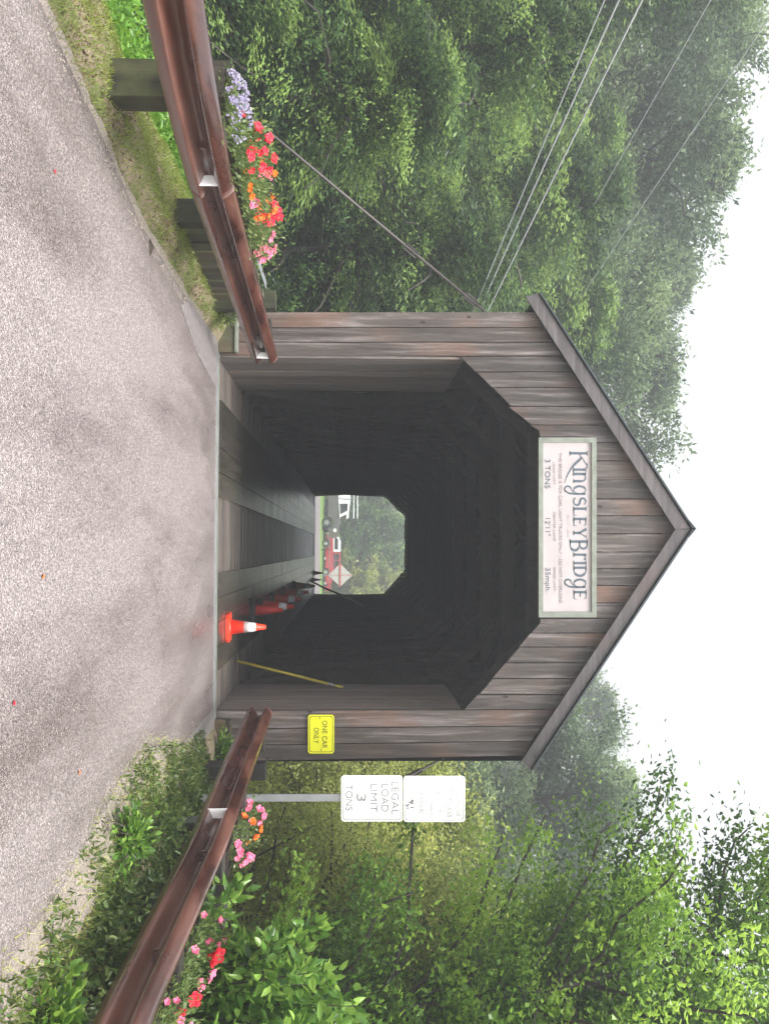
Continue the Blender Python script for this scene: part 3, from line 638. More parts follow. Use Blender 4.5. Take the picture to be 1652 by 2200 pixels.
# road-side sign post with two plates
YS = 10.3
sp_ = thing('load_limit_sign', 'two white signs, one above the other, on a grey steel post beside the portal', 'sign')
b0 = at(560, 1714, YS+.03); b1 = at(985, 1717, YS+.03)
MB().box((b0.x-.035, YS+.02, gz(b0.x, YS)-.3), (b0.x+.035, YS+.026, b1.z)).box((b0.x-.035, YS+.026, gz(b0.x, YS)-.3), (b0.x-.029, YS+.05, b1.z)).box((b0.x+.029, YS+.026, gz(b0.x, YS)-.3), (b0.x+.035, YS+.05, b1.z)).out('post', M['steel'], sp_)
for (x0, x1, yy) in ((733, 865, 0), (867, 999, 1)):
    pl = MB().prism(rsheet(x0, 1666+yy, x1, 1765+yy, YS, 7), (0, .004, 0)).out('plate', M['white'], sp_)
    ringmesh('border', rsheet(x0+3.5, 1669.5+yy, x1-3.5, 1761.5+yy, YS-.002, 6), rsheet(x0+4.6, 1670.6+yy, x1-4.6, 1760.4+yy, YS-.002, 6), M['faint'], pl)
    pl['pp'] = 0; del pl['pp']
for s, px, sz, wd in (('LEGAL', 842, .098, .32), ('LOAD', 820, .098, .27), ('LIMIT', 796, .098, .27), ('3', 767, .13, .075), ('TONS', 743, .098, .25)):
    tx(s, px, 1714, sz, M['faint'], sp_, Y=YS-.003, width=wd)
for s, px, py, sz, wd in (('TH', 982, 1688, .06, .06), ('BRIDGE', 982, 1736, .06, .16), ('STOP LESS', 962, 1722, .06, .31), ('EN', 941, 1697, .06, .06), ('OF', 941, 1738, .06, .06), ('LIMIT', 921, 1735, .06, .16), ('FINE', 902, 1725, .05, .2)):
    tx(s, px, py, sz, M['faint2'], sp_, Y=YS-.003, width=wd)
sm_ = MB()
for k in range(9):
    p = at(877+random.uniform(-6, 12), 1719+k*2.2, YS-.003); sm_.box((p.x-.006, p.y, p.z-.004-random.random()*.02), (p.x+.008, p.y+.001, p.z+.004+random.random()*.015))
o = sm_.out('smudge', M['ink2'], sp_)
for q in ((747, 1714), (855, 1714), (882, 1715), (985, 1715)):
    p = at(*q, YS-.004); MB().tube([p, p+Vector((0, .004, 0))], .007, 8).out('bolt', M['steel'], sp_)

# ------------------------------------------------------------------ guardrails
def wprof(h=.312, d=.083):     # W-beam section: (offset towards the road, height), centre 0, closed thin
    z = [-.5, -.44, -.30, -.20, -.07, .07, .20, .30, .44, .5]; o = [.15, .55, 1, .98, 0, 0, .98, 1, .55, .15]
    return [(a*d, b*h) for a, b in zip(o, z)]
def fine(prof, k=4):
    P = np.array(prof); out = []
    n = len(P)
    for i in range(n-1):
        for j in range(k):
            t = j/k; p0, p1, p2, p3 = P[max(i-1, 0)], P[i], P[i+1], P[min(i+2, n-1)]
            out.append(.5*((2*p1)+(-p0+p2)*t+(2*p0-5*p1+4*p2-p3)*t*t+(-p0+3*p1-3*p2+p3)*t**3))
    out.append(P[-1]); return out
PRF = fine(wprof())
def path_at(T, y): return Vector((float(np.interp(y, [t[0] for t in T], [t[1] for t in T])), y, float(np.interp(y, [t[0] for t in T], [t[2] for t in T]))))
def smooth_table(T, it=3):
    ys2 = np.linspace(T[0][0], T[-1][0], 60); X = np.interp(ys2, [t[0] for t in T], [t[1] for t in T]); Z = np.interp(ys2, [t[0] for t in T], [t[2] for t in T])
    for _ in range(it*8):
        X[1:-1] = (X[:-2]+X[2:]+2*X[1:-1])/4; Z[1:-1] = (Z[:-2]+Z[2:]+2*Z[1:-1])/4
    return list(zip(ys2, X, Z))
def beam(T, y0, y1, side, out=0., name='beam', par=None, hs=1.02):
    n = 40; V = []; k = len(PRF)
    for i in range(n+1):
        y = y0+(y1-y0)*i/n; p = path_at(T, y); q = path_at(T, y+.05)-path_at(T, y-.05); q.z = 0
        q = q.normalized() if q.length > 0 else Vector((0, 1, 0)); nr = Vector((q.y, -q.x, 0))*side
        for (a, b) in PRF: V.append(p + nr*(a+out) + Vector((0, 0, b*hs)))
        for (a, b) in PRF: V.append(p + nr*(a+out-.004) + Vector((0, 0, b*hs)))
    Fs = []
    for i in range(n):
        for j in range(k-1):
            A = i*2*k+j; B = (i+1)*2*k+j; Fs.append((A, A+1, B+1, B)); A += k; B += k; Fs.append((A+1, A, B, B+1))
        for j in (0, k-1): A = i*2*k+j; B = (i+1)*2*k+j; Fs.append((A, B, B+k, A+k))
    for i in (0, n): Fs += [(i*2*k+j, i*2*k+j+k, i*2*k+j+k+1, i*2*k+j+1) for j in range(k-1)]
    return mesh_obj(name, V, Fs, M['rust'], par, True)
# (Y, x, centre height)
TL = smooth_table([(3.2, -3.9, .74), (4.2, -3.3, .735), (4.8, -3.03, .715), (5.37, -2.82, .695), (5.98, -2.66, .685), (7.24, -2.56, .635), (9.5, -2.53, .59), (12.58, -2.31, .575)], 1)
TR = smooth_table([(3.2, 2.82, .42), (4.5, 2.66, .425), (5.6, 2.50, .44), (8.0, 2.25, .555), (10, 2.10, .56), (12.55, 1.96, .555)], 1)
gl = thing('guardrail', 'rusty brown W-beam guardrail curving along the left verge by the flower box', 'guardrail')
gr = thing('guardrail', 'rusty brown W-beam guardrail on the right verge in front of the two white signs', 'guardrail')
beam(TL, 3.2, 7.35, 1, .006, par=gl); beam(TL, 7.15, 12.58, 1, 0, par=gl)
beam(TR, 3.2, 12.53, -1, 0, par=gr)
def refl(T, y, side, par, w=.095):
    p = path_at(T, y); base = p+Vector((side*.012, 0, 0))
    P = [(-.072, .078), (-.05, .03), (-.025, .004), (.025, .004), (.05, .03), (.072, .078)] if side > 0 else [(-.078, .082), (-.035, .004), (.035, .004), (.078, .082)]
    MB().prism([base+Vector((side*b, 0, a)) for a, b in P], (0, .004, 0)).out('reflector', M['white'], par)
for y in (7.13, 12.3): refl(TL, y, 1, gl)
refl(TR, 8.62, -1, gr)
def post(T, y, side, par, mat, w=.2, d=.2, top=.17, blk=True, zt=None, dx=0):
    p = path_at(T, y); zg = gz(p.x-side*(.2+d), y)-.5; t = (zt if zt is not None else p.z+top)
    MB().box((-w/2, -w/2, zg), (w/2, w/2, t), Matrix.Translation((p.x-side*(.13+w*.5+(.14 if blk else 0)+dx), y, 0))).out('post', mat, par)
    if blk: MB().box((-.07, -w/2+.01, p.z-.17), (.07, w/2-.01, p.z+.15), Matrix.Translation((p.x-side*.085, y, 0))).out('spacer_block', mat, par)
    for dz in (-.0,):
        q = p+Vector((side*.006, 0, 0)); MB().tube([q, q+Vector((side*.014, 0, 0))], .016, 8).out('bolt', M['rust'], par)
for y, w_ in ((4.4, .24), (6.72, .24), (9.05, .2), (11.6, .2)): post(TL, y, 1, gl, M['post'], w_, zt=path_at(TL, y).z+.2)
for y, w_ in ((4.8, .2), (6.4, .2), (7.9, .24), (9.4, .2), (11.4, .18)): post(TR, y, -1, gr, M['postdark'], w_)
for y in (5.15, 5.3, 5.0):
    for dz in (-.09, .09):
        p = path_at(TR, y)+Vector((-.085, 0, dz)); MB().tube([p, p+Vector((-.014, 0, 0))], .013, 8).out('bolt', M['rust'], gr)
# steel channel strip on the right post
p = path_at(TR, 9.15); MB().box((p.x+.16, 9.20, -.1), (p.x+.21, 9.23, .5)).out('steel_strip', M['steel'], gr)
# timber wing walls
ww = thing('timber_wing_wall', 'mossy vertical timber planks behind the left guardrail near the portal', 'retaining wall')
yy = 9.45
for k in range(9):
    wv = random.uniform(.2, .27); xx = -2.86+.015*k; top = .66+random.uniform(-.015, .015)
    MB().box((xx-.06, yy, gz(xx, yy)-.6), (xx+random.uniform(0, .02), yy+wv-.008, top)).out('plank', M['timber'], ww); yy += wv
MB().box((-2.93, 9.45, .68), (-2.84, yy, .687)).out('cap_flashing', M['steel'], ww)
ww2 = thing('timber_wing_wall', 'dark timber planks behind the right guardrail near the portal', 'retaining wall')
yy = 8.2
for k in range(12):
    wv = random.uniform(.2, .27); xx = 2.62+.012*k
    MB().box((xx, yy, -.9), (xx+.06, yy+wv-.008, .42+random.uniform(-.02, .02))).out('plank', M['postdark'], ww2); yy += wv

# ------------------------------------------------------------------ flower boxes and flowers
def petal_mesh(name, mat, r=.03, n=5):
    mb = MB(); V = [(0, 0, -.012)]; Fs = []
    for i in range(n*4):
        a = 2*PI*i/(n*4); rr = r*(1 if i % 4 in (1, 2, 3) else .72); V.append((rr*math.cos(a), rr*math.sin(a), .006 if i % 4 == 2 else .002))
    Fs = [(0, 1+i, 1+(i+1) % (n*4)) for i in range(n*4)]
    # trumpet below
    b = len(V); V += [(.006*math.cos(2*PI*i/5), .006*math.sin(2*PI*i/5), -.035) for i in range(5)]
    for i in range(5): Fs.append((1+i*4, b+i, b+(i+1) % 5, 1+((i+1)*4) % (n*4)))
    me = bpy.data.meshes.new(name); me.from_pydata(V, [], Fs); me.materials.append(mat); me.update(); return me
PM = {k: petal_mesh('blossom_'+k, M[k], r) for k, r in (('pink', .032), ('red', .036), ('orangef', .026), ('lilac', .012), ('yellowf', .025))}
camera_dir = lambda p: (CAMP-Vector(p)).normalized()
def flower_plant(loc, col, label, nb=9, r=(.14, .14, .12), leaves=260, group=None, sz=1.0, lf=(.035, .016)):
    t = thing('flowering_plant', label, 'flowers', group, loc)
    c = rng.normal(size=(leaves, 3))*np.array(r)*.55; c[:, 2] = np.abs(c[:, 2])
    d = c/ np.maximum(.02, np.linalg.norm(c, axis=1))[:, None]+rand_dirs(leaves)*.8+np.array([0, 0, .5])
    me = leaves_mesh('foliage', c, d, rand_dirs(leaves), rng.uniform(.6, 1.4, leaves)*lf[0], rng.uniform(.6, 1.4, leaves)*lf[1], rng.normal(.5, .2, leaves), M['L_plant'], .1)
    link('foliage', me, t)
    for i in range(int(nb*1.25)):
        v = rand_dirs(1)[0]; v[2] = abs(v[2])*.9+.15; v[1] = -abs(v[1])*.8; v = v/np.linalg.norm(v)
        q = Vector((v[0]*r[0], v[1]*r[1], v[2]*r[2]*1.25+.02)); o = link('blossom', PM[col], t, q)
        dv = (Vector(v)+Vector((0, -.5, .35))+Vector(rng.normal(size=3)*.25)).normalized(); o.rotation_euler = dv.to_track_quat('Z', 'Y').to_euler()
        s = sz*random.uniform(.8, 1.25); o.scale = (s, s, s)
    return t
def planter(T, y0, y1, side, off, zt, label, par_name='flower_box', wd=.2):
    a, b = path_at(T, y0), path_at(T, y1); A = Vector((a.x-side*off, y0, 0)); B = Vector((b.x-side*off, y1, 0)); d = (B-A).normalized(); nr = Vector((d.y, -d.x, 0))
    t = thing(par_name, label, 'planter')
    za, zb = a.z+zt, b.z+zt
    for s in (-1, 1):
        p, q = A+nr*s*wd/2, B+nr*s*wd/2
        MB().prism([Vector((p.x, p.y, za-.19)), Vector((q.x, q.y, zb-.19)), Vector((q.x, q.y, zb)), Vector((p.x, p.y, za))], nr*-s*.02).out('side_board', M['planter'], t)
    for p, z, s in ((A, za, 1), (B, zb, -1)):
        P = [p+nr*(wd/2-.022), p-nr*(wd/2-.022)]
        MB().prism([Vector((P[0].x, P[0].y, z-.19)), Vector((P[1].x, P[1].y, z-.19)), Vector((P[1].x, P[1].y, z-.002)), Vector((P[0].x, P[0].y, z-.002))], d*s*.02).out('end_board', M['planter'], t)
    e = .03; V = [A+d*e+nr*(wd/2-.02), A+d*e-nr*(wd/2-.02), B-d*e-nr*(wd/2-.02), B-d*e+nr*(wd/2-.02)]
    MB().prism([Vector((v.x, v.y, (za if i < 2 else zb)-.17)) for i, v in enumerate(V)], (0, 0, .14)).out('soil', M['soil'], t)
    # brackets down to posts
    return lambda s, lat=0: (A.lerp(B, s)+nr*lat)+Vector((0, 0, za+(zb-za)*s-.03))
pf = planter(TL, 6.35, 9.45, 1, .24, .17, 'long dark wooden flower box behind the left guardrail, full of bright flowers', wd=.22)
FL = [(.06, 'lilac', 'low lilac flowers at the near end of the left flower box', 75, .75, .7), (.16, 'lilac', 'second lilac clump in the left flower box, next to the red blooms', 60, .75, .7), (.26, 'red', 'deep red petunias beside the lilac flowers in the left box', 6, 1.05, 1.2),
      (.36, 'red', 'taller red petunias with yellow-green leaves in the left box', 6, 1.0, 1.3), (.46, 'orangef', 'orange flowers near the middle of the left flower box', 8, .9, 1.2), (.55, 'pink', 'pink petunias in the middle of the left flower box', 8, 1, 1.1),
      (.66, 'orangef', 'orange marigolds between pink and crimson blooms, left box', 9, 1., 1.1), (.76, 'red', 'crimson blooms towards the far end of the left box', 7, 1.5, 1.3), (.87, 'pink', 'pale green plant with few pink blooms, left box', 4, 1, 1.1), (.96, 'pink', 'dense pink cluster at the far end of the left box', 14, 1.05, .9)]
for s, c, lb, nb, sz, hh in FL:
    flower_plant(pf(s, .03), c, lb, nb, (.17, .20, .17*hh), 620 if c != 'lilac' else 260, 'flowers in the left flower box', sz)
pr1 = planter(TR, 8.3, 9.7, -1, .24, .13, 'small dark flower box behind the right guardrail under the white signs', wd=.2)
for s, c, lb, nb, sz in ((.25, 'pink', 'pink blooms trailing from the box under the white signs', 9, .9), (.6, 'orangef', 'orange blooms in the box under the white signs', 8, 1), (.9, 'pink', 'pink flowers at the far end of the box under the white signs', 8, .9)):
    flower_plant(pr1(s), c, lb, nb, (.13, .15, .16), 260, 'flowers behind the right guardrail', sz)
pr2 = planter(TR, 5.75, 7.2, -1, .24, .12, 'dark flower box behind the near part of the right guardrail', wd=.2)
for s, c, lb, nb, sz in ((.08, 'yellowf', 'yellow blooms at the near end of the right flower box', 3, .8), (.22, 'pink', 'salmon pink blooms hanging over the right guardrail', 5, .8), (.42, 'red', 'large red blooms among leaves behind the right guardrail', 2, 1.4), (.6, 'pink', 'pink petunias leaning over the right guardrail', 5, .8),
                        (.78, 'red', 'scarlet blooms above the right guardrail near the bush', 2, 1.4), (.93, 'pink', 'pale pink blooms at the far end of the right flower box', 4, .8)):
    flower_plant(pr2(s, -.03), c, lb, nb, (.14, .15, .16), 340, 'flowers behind the right guardrail', sz)

# ------------------------------------------------------------------ cones, pole, cables
def cone_meshes(body, collar, h, base=.36):
    r0, r1 = h*.20, h*.055; z0 = .045
    f = lambda z: r0+(r1-r0)*(z-z0)/(h-z0)
    a = MB().lathe([(r0, z0), (r1, h), (r1*.7, h), (r1*.7, h-.02)], 24)
    b = base/2; bs = MB(); c_ = .05
    pts = [(-b+c_, -b), (b-c_, -b), (b, -b+c_), (b, b-c_), (b-c_, b), (-b+c_, b), (-b, b-c_), (-b, -b+c_)]
    bs.prism([(x, y, 0) for x, y in pts], (0, 0, .04)); bs.lathe([(r0*1.15, .04), (r0*1.02, .055)], 24)
    cl = None
    if collar:
        za, zb = collar; cl = MB().lathe([(f(za)+.003, za), (f(zb)+.003, zb), (f(zb), zb), (f(za), za)], 24)
    return a, bs, cl
def cone(px, py, h, mat, collar, label, Y=None, base=.36, rz=.1, tilt=0):
    Y = Y or CAMZ*F_PX/(755-px); p = at(px, py, Y); z = .03 if 12.9 < Y < 45.9 else zf(Y)+.004
    t = thing('traffic_cone', label, 'traffic cone', 'traffic cones in a row through the bridge', (p.x, Y, z), (tilt, 0, rz))
    a, b, c = cone_meshes(mat, collar, h, base)
    a.out('cone', M[mat], t, True); b.out('base', M[mat] if mat == 'orange' else M['black'], t)
    if c: c.out('reflective_collar', M['white'], t, True)
cone(487, 1347, .50, 'orange', (.22, .37), 'nearest orange cone with a white band and square orange base')
cone(541, 1311, .50, 'red_cone', None, 'plain red-orange cone with no band, second in the row')
cone(566, 1303, .60, 'red_cone', (.33, .47), 'dark cone with a white band just beyond the plain red one', Y=18.6, base=.28)
cone(605, 1287, .60, 'red_cone', (.33, .47), 'fourth cone of the row, in the dark of the bridge', Y=21.3, base=.28)
cone(620, 1272.5, .60, 'red_cone', (.33, .47), 'fifth cone of the row, deep inside the bridge', Y=24.8, base=.28)
cone(635, 1259, .60, 'red_cone', (.33, .47), 'sixth cone of the row, inside towards the far end', Y=29.2, base=.28)
cone(671, 1245.5, .36, 'red_cone', None, 'seventh cone, a low dark silhouette in the far opening', Y=43.6, base=.24)
cone(673, 1231, .42, 'red_cone', None, 'farthest cone, a dark silhouette against the bright far road', Y=44.8, base=.26)
yp = thing('yellow_pole', 'yellow pole leaning against the right wall inside the bridge mouth', 'pole')
p0 = at(513, 1420, 15.15); p1 = at(737, 1477, 15.15); p0.z = .0; d_ = (p1-p0)
MB().tube([p0, p0+d_*.86], .021, 10).out('shaft', M['ypaint'], yp, True); MB().tube([p0+d_*.861, p0+d_*.92], .022, 10).out('sleeve', M['steel'], yp, True); MB().tube([p0+d_*.921, p1], .019, 10).out('tip', M['ypaint'], yp, True)
MB().tube([p0-d_*.008, p0-d_*.0], .024, 10).out('rubber_foot', M['black'], yp)
hb = thing('hanging_cable', 'black cable sagging from the right wall near the far opening of the bridge', 'cable')
c0, c1 = at(664, 1246, 41.), at(740, 1281, 38.); c2 = at(775, 1300, 34.); c3 = at(815, 1350, 28)
MB().tube([c0, c0.lerp(c1, .5)+Vector((0, 0, -.08)), c1, c2, c3], .035, 6).out('cable_run', M['black'], hb, True)
def to_ground(a, b):
    t = 1.
    while t < 4 and a.lerp(b, t).z > gz(a.lerp(b, t).x, a.lerp(b, t).y)-.1: t += .02
    return a.lerp(b, t)
gc = thing('guy_cable', 'dark twisted guy cable from the left wall of the bridge down to the bank', 'cable')
e0, e1 = at(1040, 668, 12.95), at(395, 120, 11.6); e1 = to_ground(e0, e1)
MB().tube([e0, e0.lerp(e1, .5)+Vector((0, 0, -.06)), e1], .017, 7).out('rope', M['cable'], gc, True)
def tb(c, d, par):
    d = d.normalized(); s = d.orthogonal().normalized()
    MB().tube([c-d*.12+s*.0, c-d*.09+s*.035, c+d*.09+s*.035, c+d*.12, c+d*.09-s*.035, c-d*.09-s*.035, c-d*.12], .011, 6).out('turnbuckle', M['cable'], par)
tb(e0.lerp(e1, .15)+Vector((0, 0, -.03)), e1-e0, gc); tb(e0.lerp(e1, .03), e1-e0, gc)
gc2 = thing('guy_cable', 'thin black guy cable from the right wall of the bridge behind the white signs', 'cable')
e0, e1 = at(958, 1626, 13.0), at(480, 1880, 14.2); e1 = to_ground(e0, e1)
MB().tube([e0, e0.lerp(e1, .5)+Vector((0, 0, -.04)), e1], .014, 6).out('rope', M['cable'], gc2, True); tb(e0.lerp(e1, .05), e1-e0, gc2)
MB().tube([e0+Vector((-.1, 0, .02)), e0], .02, 6).out('eye_bolt', M['steel'], gc2)
# overhead wires: from a pole beyond the left edge of the view to the bridge wall
def wire(a, b, ra, label, sag=.15, mat='wire', beads=True):
    t = thing('overhead_wire', label, 'wire', 'overhead wires left of the bridge'); pts = []
    for i in range(25):
        s = i/24; pts.append(a.lerp(b, s)+Vector((0, 0, -sag*4*s*(1-s))))
    MB().tube(pts, ra, 5).out('strand', M[mat], t, True)
def pole_at(x, y, h, label, arms):
    z0 = gz(x, y); t = thing('utility_pole', label, 'utility pole', None, (x, y, z0))
    MB().tube([(0, 0, -1), (0, 0, h-z0)], [.15, .11], 12).out('shaft', M['bark'], t, True)
    for za, ln in arms: MB().box((-ln, -.05, za-z0-.06), (ln, .05, za-z0+.06)).out('crossarm', M['post'], t)
PX = -8.9; first = None
for (xa, ya, xb, yb, r, lb) in ((1302, 0, 1019, 668, .011, 'lowest of the three thick pale wires left of the gable'), (1333, 0, 1031, 668, .014, 'middle one of the three thick pale wires left of the gable'), (1383, 0, 1050, 668, .014, 'topmost of the three thick pale wires left of the gable')):
    A = at(xa, ya, 13.); B = at(xb, yb, 19.2); f = lambda xx: A.lerp(B, (xx-A.x)/(B.x-A.x)); a_ = f(PX)
    wire(a_, f(XL-.02), r, lb, .03); first = first or a_
pole_at(PX-.12, first.y, 9.5, 'wooden utility pole left of the road holding the thick wires', [(first.z+.05, .5)])
E = at(1073, 800, 31.); E2 = Vector((E.x, E.y, at(1140, 800, 31.).z))
for (xa, ya, e_, lb) in ((1505, 40, E, 'lower thin wire passing above the left eave'), (1585, 140, E2, 'upper thin wire high above the left eave')):
    A = at(xa, ya, 16.); wire(A.lerp(e_, -.35), e_, .008, lb, .02)
pole_at(E.x, E.y, E2.z+.3, 'utility pole hidden behind the bridge, end of the thin wires', [(E.z+.0, .3)])

# ------------------------------------------------------------------ vehicles and road sign beyond the bridge
def wheel(par, x, y, z, r, w=.2, rim='steel'):
    t = MB(); mt = Matrix.Translation((x, y, z)) @ Matrix.Rotation(PI/2, 4, 'X')
    prof = [(r*.55, -w/2), (r*.93, -w/2), (r, -w/2+.03), (r, w/2-.03), (r*.93, w/2), (r*.55, w/2)]
    L_ = MB().lathe(prof, 20); o = mesh_obj('wheel', [mt @ Vector(v) for v in L_.V], L_.F, M['black'], par, False)
    R_ = MB().lathe([(r*.54, -w/2-.01), (r*.2, -w/2-.03), (r*.2, w/2+.03), (r*.54, w/2+.01)], 16); mesh_obj('rim', [mt @ Vector(v) for v in R_.V], R_.F, M[rim], o)
def sideprism(name, prof, y0, y1, mat, par, inset=0, zmid=None):
    n = len(prof); zt = max(p[1] for p in prof); zb = min(p[1] for p in prof); V = []
    for y, s in ((y0, 1), (y1, -1)):
        for x, z in prof: V.append((x, y+s*inset*(z-zb)/max(.01, zt-zb), z))
    return mesh_obj(name, V, [tuple(range(n)), tuple(range(2*n-1, n-1, -1))]+[(i, i+n, (i+1) % n+n, (i+1) % n) for i in range(n)], mat, par)
def arch(xc, r, zb, n=8): return [(xc+r*math.cos(PI-PI*i/n), zb+r*math.sin(PI*i/n)) for i in range(n+1)]
YV = 104
pv = at(700, 1147, YV); zg = gz(pv.x, YV)+.03
red = thing('parked_pickup', 'red pickup with a white topper parked on the grass beyond the bridge', 'pickup truck', loc=(pv.x, YV, zg))
L_ = 4.9; r_ = .36
prof = [(0, .42)]+arch(.95, .45, .42)+arch(3.75, .45, .42)+[(L_, .42), (L_+.05, .75), (L_-.1, 1.02), (L_-1.3, 1.10), (.0, 1.12)]
sideprism('body', prof, -.9, .9, M['carred'], red, .04)
sideprism('topper', [(.05, 1.13), (1.75, 1.13), (1.75, 1.83), (.75, 1.86), (.15, 1.6)], -.85, .85, M['carwhite'], red, .1)
sideprism('topper_window', [(.35, 1.25), (1.55, 1.25), (1.55, 1.6), (.5, 1.6)], -.865, -.84, M['glass'], red, .05)
sideprism('cab', [(1.78, 1.13), (3.75, 1.11), (3.05, 1.8), (1.85, 1.86)], -.85, .85, M['carred'], red, .12)
sideprism('cab_window', [(1.95, 1.2), (2.55, 1.2), (2.55, 1.72), (1.98, 1.74)], -.875, -.82, M['glass'], red, .07)
sideprism('cab_window', [(2.65, 1.2), (3.5, 1.2), (2.98, 1.7), (2.65, 1.72)], -.875, -.82, M['glass'], red, .07)
MB().box((.0, -.915, .72), (L_, -.9, .77)).out('trim_strip', M['chrome'], red)
for x in (.95, 3.75):
    for y in (-.82, .82): wheel(red, x, y, r_, r_, rim='chrome')
YT = 97; pv = at(690, 1150, YT); zg = gz(pv.x, YT)+.03
tr = thing('utility_truck', 'white utility truck with roof rack and grey hood beyond the bridge', 'truck', loc=(pv.x-.0, YT, zg), rot=(0, 0, -.25))
prof = [(-6.2, .6)]+arch(-5.1, .52, .6)+[(-4, .6), (-1.75, .6)]+arch(-.95, .52, .6)+[(-.12, .6), (0, .8), (-.05, 1.5), (-1.4, 1.68), (-1.45, 1.5), (-6.2, 1.5)]
sideprism('body', prof, -1.05, 1.05, M['cargrey'], tr, .03)
sideprism('cab', [(-3.2, 1.52), (-1.45, 1.66), (-1.95, 2.5), (-3.1, 2.6)], -1., 1., M['carwhite'], tr, .12)
sideprism('cab_window', [(-2.75, 1.68), (-1.75, 1.74), (-2.1, 2.36), (-2.75, 2.4)], -1.03, -.95, M['glass'], tr, .09)
sideprism('windscreen', [(-1.5, 1.74), (-1.44, 1.74), (-1.92, 2.42), (-1.98, 2.42)], -.9, .9, M['glass'], tr, .1)
MB().box((-6.2, -1.08, 1.52), (-3.25, 1.08, 2.65)).out('box_body', M['carwhite'], tr)
MB().box((-6.1, -1.095, 1.62), (-4.8, -1.08, 2.5)).out('locker_door', M['carwhite'], tr); MB().box((-4.7, -1.095, 1.62), (-3.4, -1.08, 2.5)).out('locker_door', M['carwhite'], tr)
for z in (2.95, 3.3):
    for y in (-.9, .9): MB().box((-6., y-.03, z-.04), (-1.9, y+.03, z+.04)).out('rack_rail', M['carwhite'], tr)
for x in (-5.9, -4.6, -3.3, -2.1): MB().box((x-.03, -.93, 2.55 if x < -3.2 else 2.5), (x+.03, -.87, 3.3)).out('rack_post', M['steel'], tr)
MB().box((-.02, -1., .45), (.12, 1., .72)).out('bumper', M['chrome'], tr); MB().box((-.35, -1.08, 1.12), (-.03, -1.05, 1.36)).out('headlight', M['white'], tr)
for x in (-5.1, -.95):
    for y in (-.9, .9): wheel(tr, x, y, .45, .45, .26)
pv = at(706, 1262, 112); r2 = thing('parked_car', 'front of a dark red car behind the diamond sign beyond the bridge', 'car', loc=(pv.x-3.9, 112, gz(pv.x, 112)+.03))
prof = [(0, .35)]+arch(.8, .38, .35)+arch(3.4, .38, .35)+[(4.2, .35), (4.25, .7), (4.1, .9), (3.0, .98), (0, 1.0)]
sideprism('body', prof, -.85, .85, M['carred'], r2, .04); sideprism('cabin', [(.3, 1.0), (3.0, .98), (2.4, 1.42), (.8, 1.42)], -.8, .8, M['glass'], r2, .14)
sideprism('roof_panel', [(.78, 1.42), (2.42, 1.42), (2.3, 1.47), (.9, 1.47)], -.66, .66, M['carred'], r2, .02)
for x in (.8, 3.4):
    for y in (-.78, .78): wheel(r2, x, y, .31, .31, rim='chrome')
YD = 74.; dc = at(731, 1236, YD); zg = gz(dc.x, YD)+.03; hd = 26*YD/F_PX
ds = thing('roadwork_sign', 'back of a pale diamond road-work sign with crossed ribs beyond the bridge', 'sign')
MB().prism([dc+Vector(v) for v in ((0, 0, -hd), (hd*.93, 0, 0), (0, 0, hd), (-hd*.93, 0, 0))], (0, .01, 0)).out('diamond_panel', M['signback'], ds)
MB().bar(dc+Vector((0, -.02, -hd)), dc+Vector((0, -.02, hd)), .035, .015, (0, 1, 0)).out('rib', M['brace'], ds); MB().bar(dc+Vector((-hd*.92, -.035, 0)), dc+Vector((hd*.92, -.035, 0)), .10, .012, (0, 1, 0)).out('rib', M['brace'], ds)
MB().bar((dc.x, YD-.05, zg), (dc.x, YD-.05, dc.z-hd*.6), .05, .04).out('mast', M['steel'], ds)
for dx, dy in ((-.5, -.4), (.5, -.4), (-.5, .4), (.5, .4)): MB().bar((dc.x+dx, YD-.05+dy, zg), (dc.x, YD-.05, zg+.35), .03, .03).out('leg', M['steel'], ds)
fp = at(700, 1181, 86); MB()
mp_ = thing('marker_post', 'small dark marker post on the grass in front of the red pickup', 'post', loc=(fp.x, 86, gz(fp.x, 86)))
MB().box((-.04, -.04, 0), (.04, .04, .75)).out('stake', M['postdark'], mp_); MB().box((-.06, -.06, .75), (.06, .06, .80)).out('cap', M['post'], mp_)

# ------------------------------------------------------------------ trees
hillA = make_tree('hill_a', M['L_hill'], 10, 2.9, .02, 130, 10, 62, (.125, .045), .8, (.13, .13, .06), .25, .3, .10, .17, shape=.8, along=2.2, align=1.5)
hillB = make_tree('hill_b', M['L_hill'], 11, 3.3, .04, 125, 10, 60, (.13, .05), .65, (.15, .15, .07), .45, .25, .06, .19, shape=.75, along=1.9, align=1.3)
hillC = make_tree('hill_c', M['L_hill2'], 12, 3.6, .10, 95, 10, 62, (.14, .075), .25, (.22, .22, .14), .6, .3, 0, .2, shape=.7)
willow = make_tree('willow', M['L_willow'], 6.0, 2.2, .04, 110, 10, 60, (.085, .035), .55, (.18, .18, .2), .45, .35, .14, .09, shape=.6)
mapleA = make_tree('maple', M['L_maple'], 7.0, 2.3, .42, 90, 11, 60, (.08, .05), .25, (.19, .19, .12), .55, .25, .0, .10, shape=.7)
mapleB = make_tree('sparse', M['L_maple'], 7.0, 2.3, .15, 75, 10, 58, (.07, .042), .2, (.17, .17, .10), .7, .3, 0, .08, shape=.8)
mapleC = make_tree('leaning', M['L_maple'], 7.6, 2.2, .15, 75, 10, 58, (.07, .042), .2, (.17, .17, .10), .6, .3, 0, .08, lean=-.2, shape=.8)
G1 = 'trees on the bank left of the bridge'
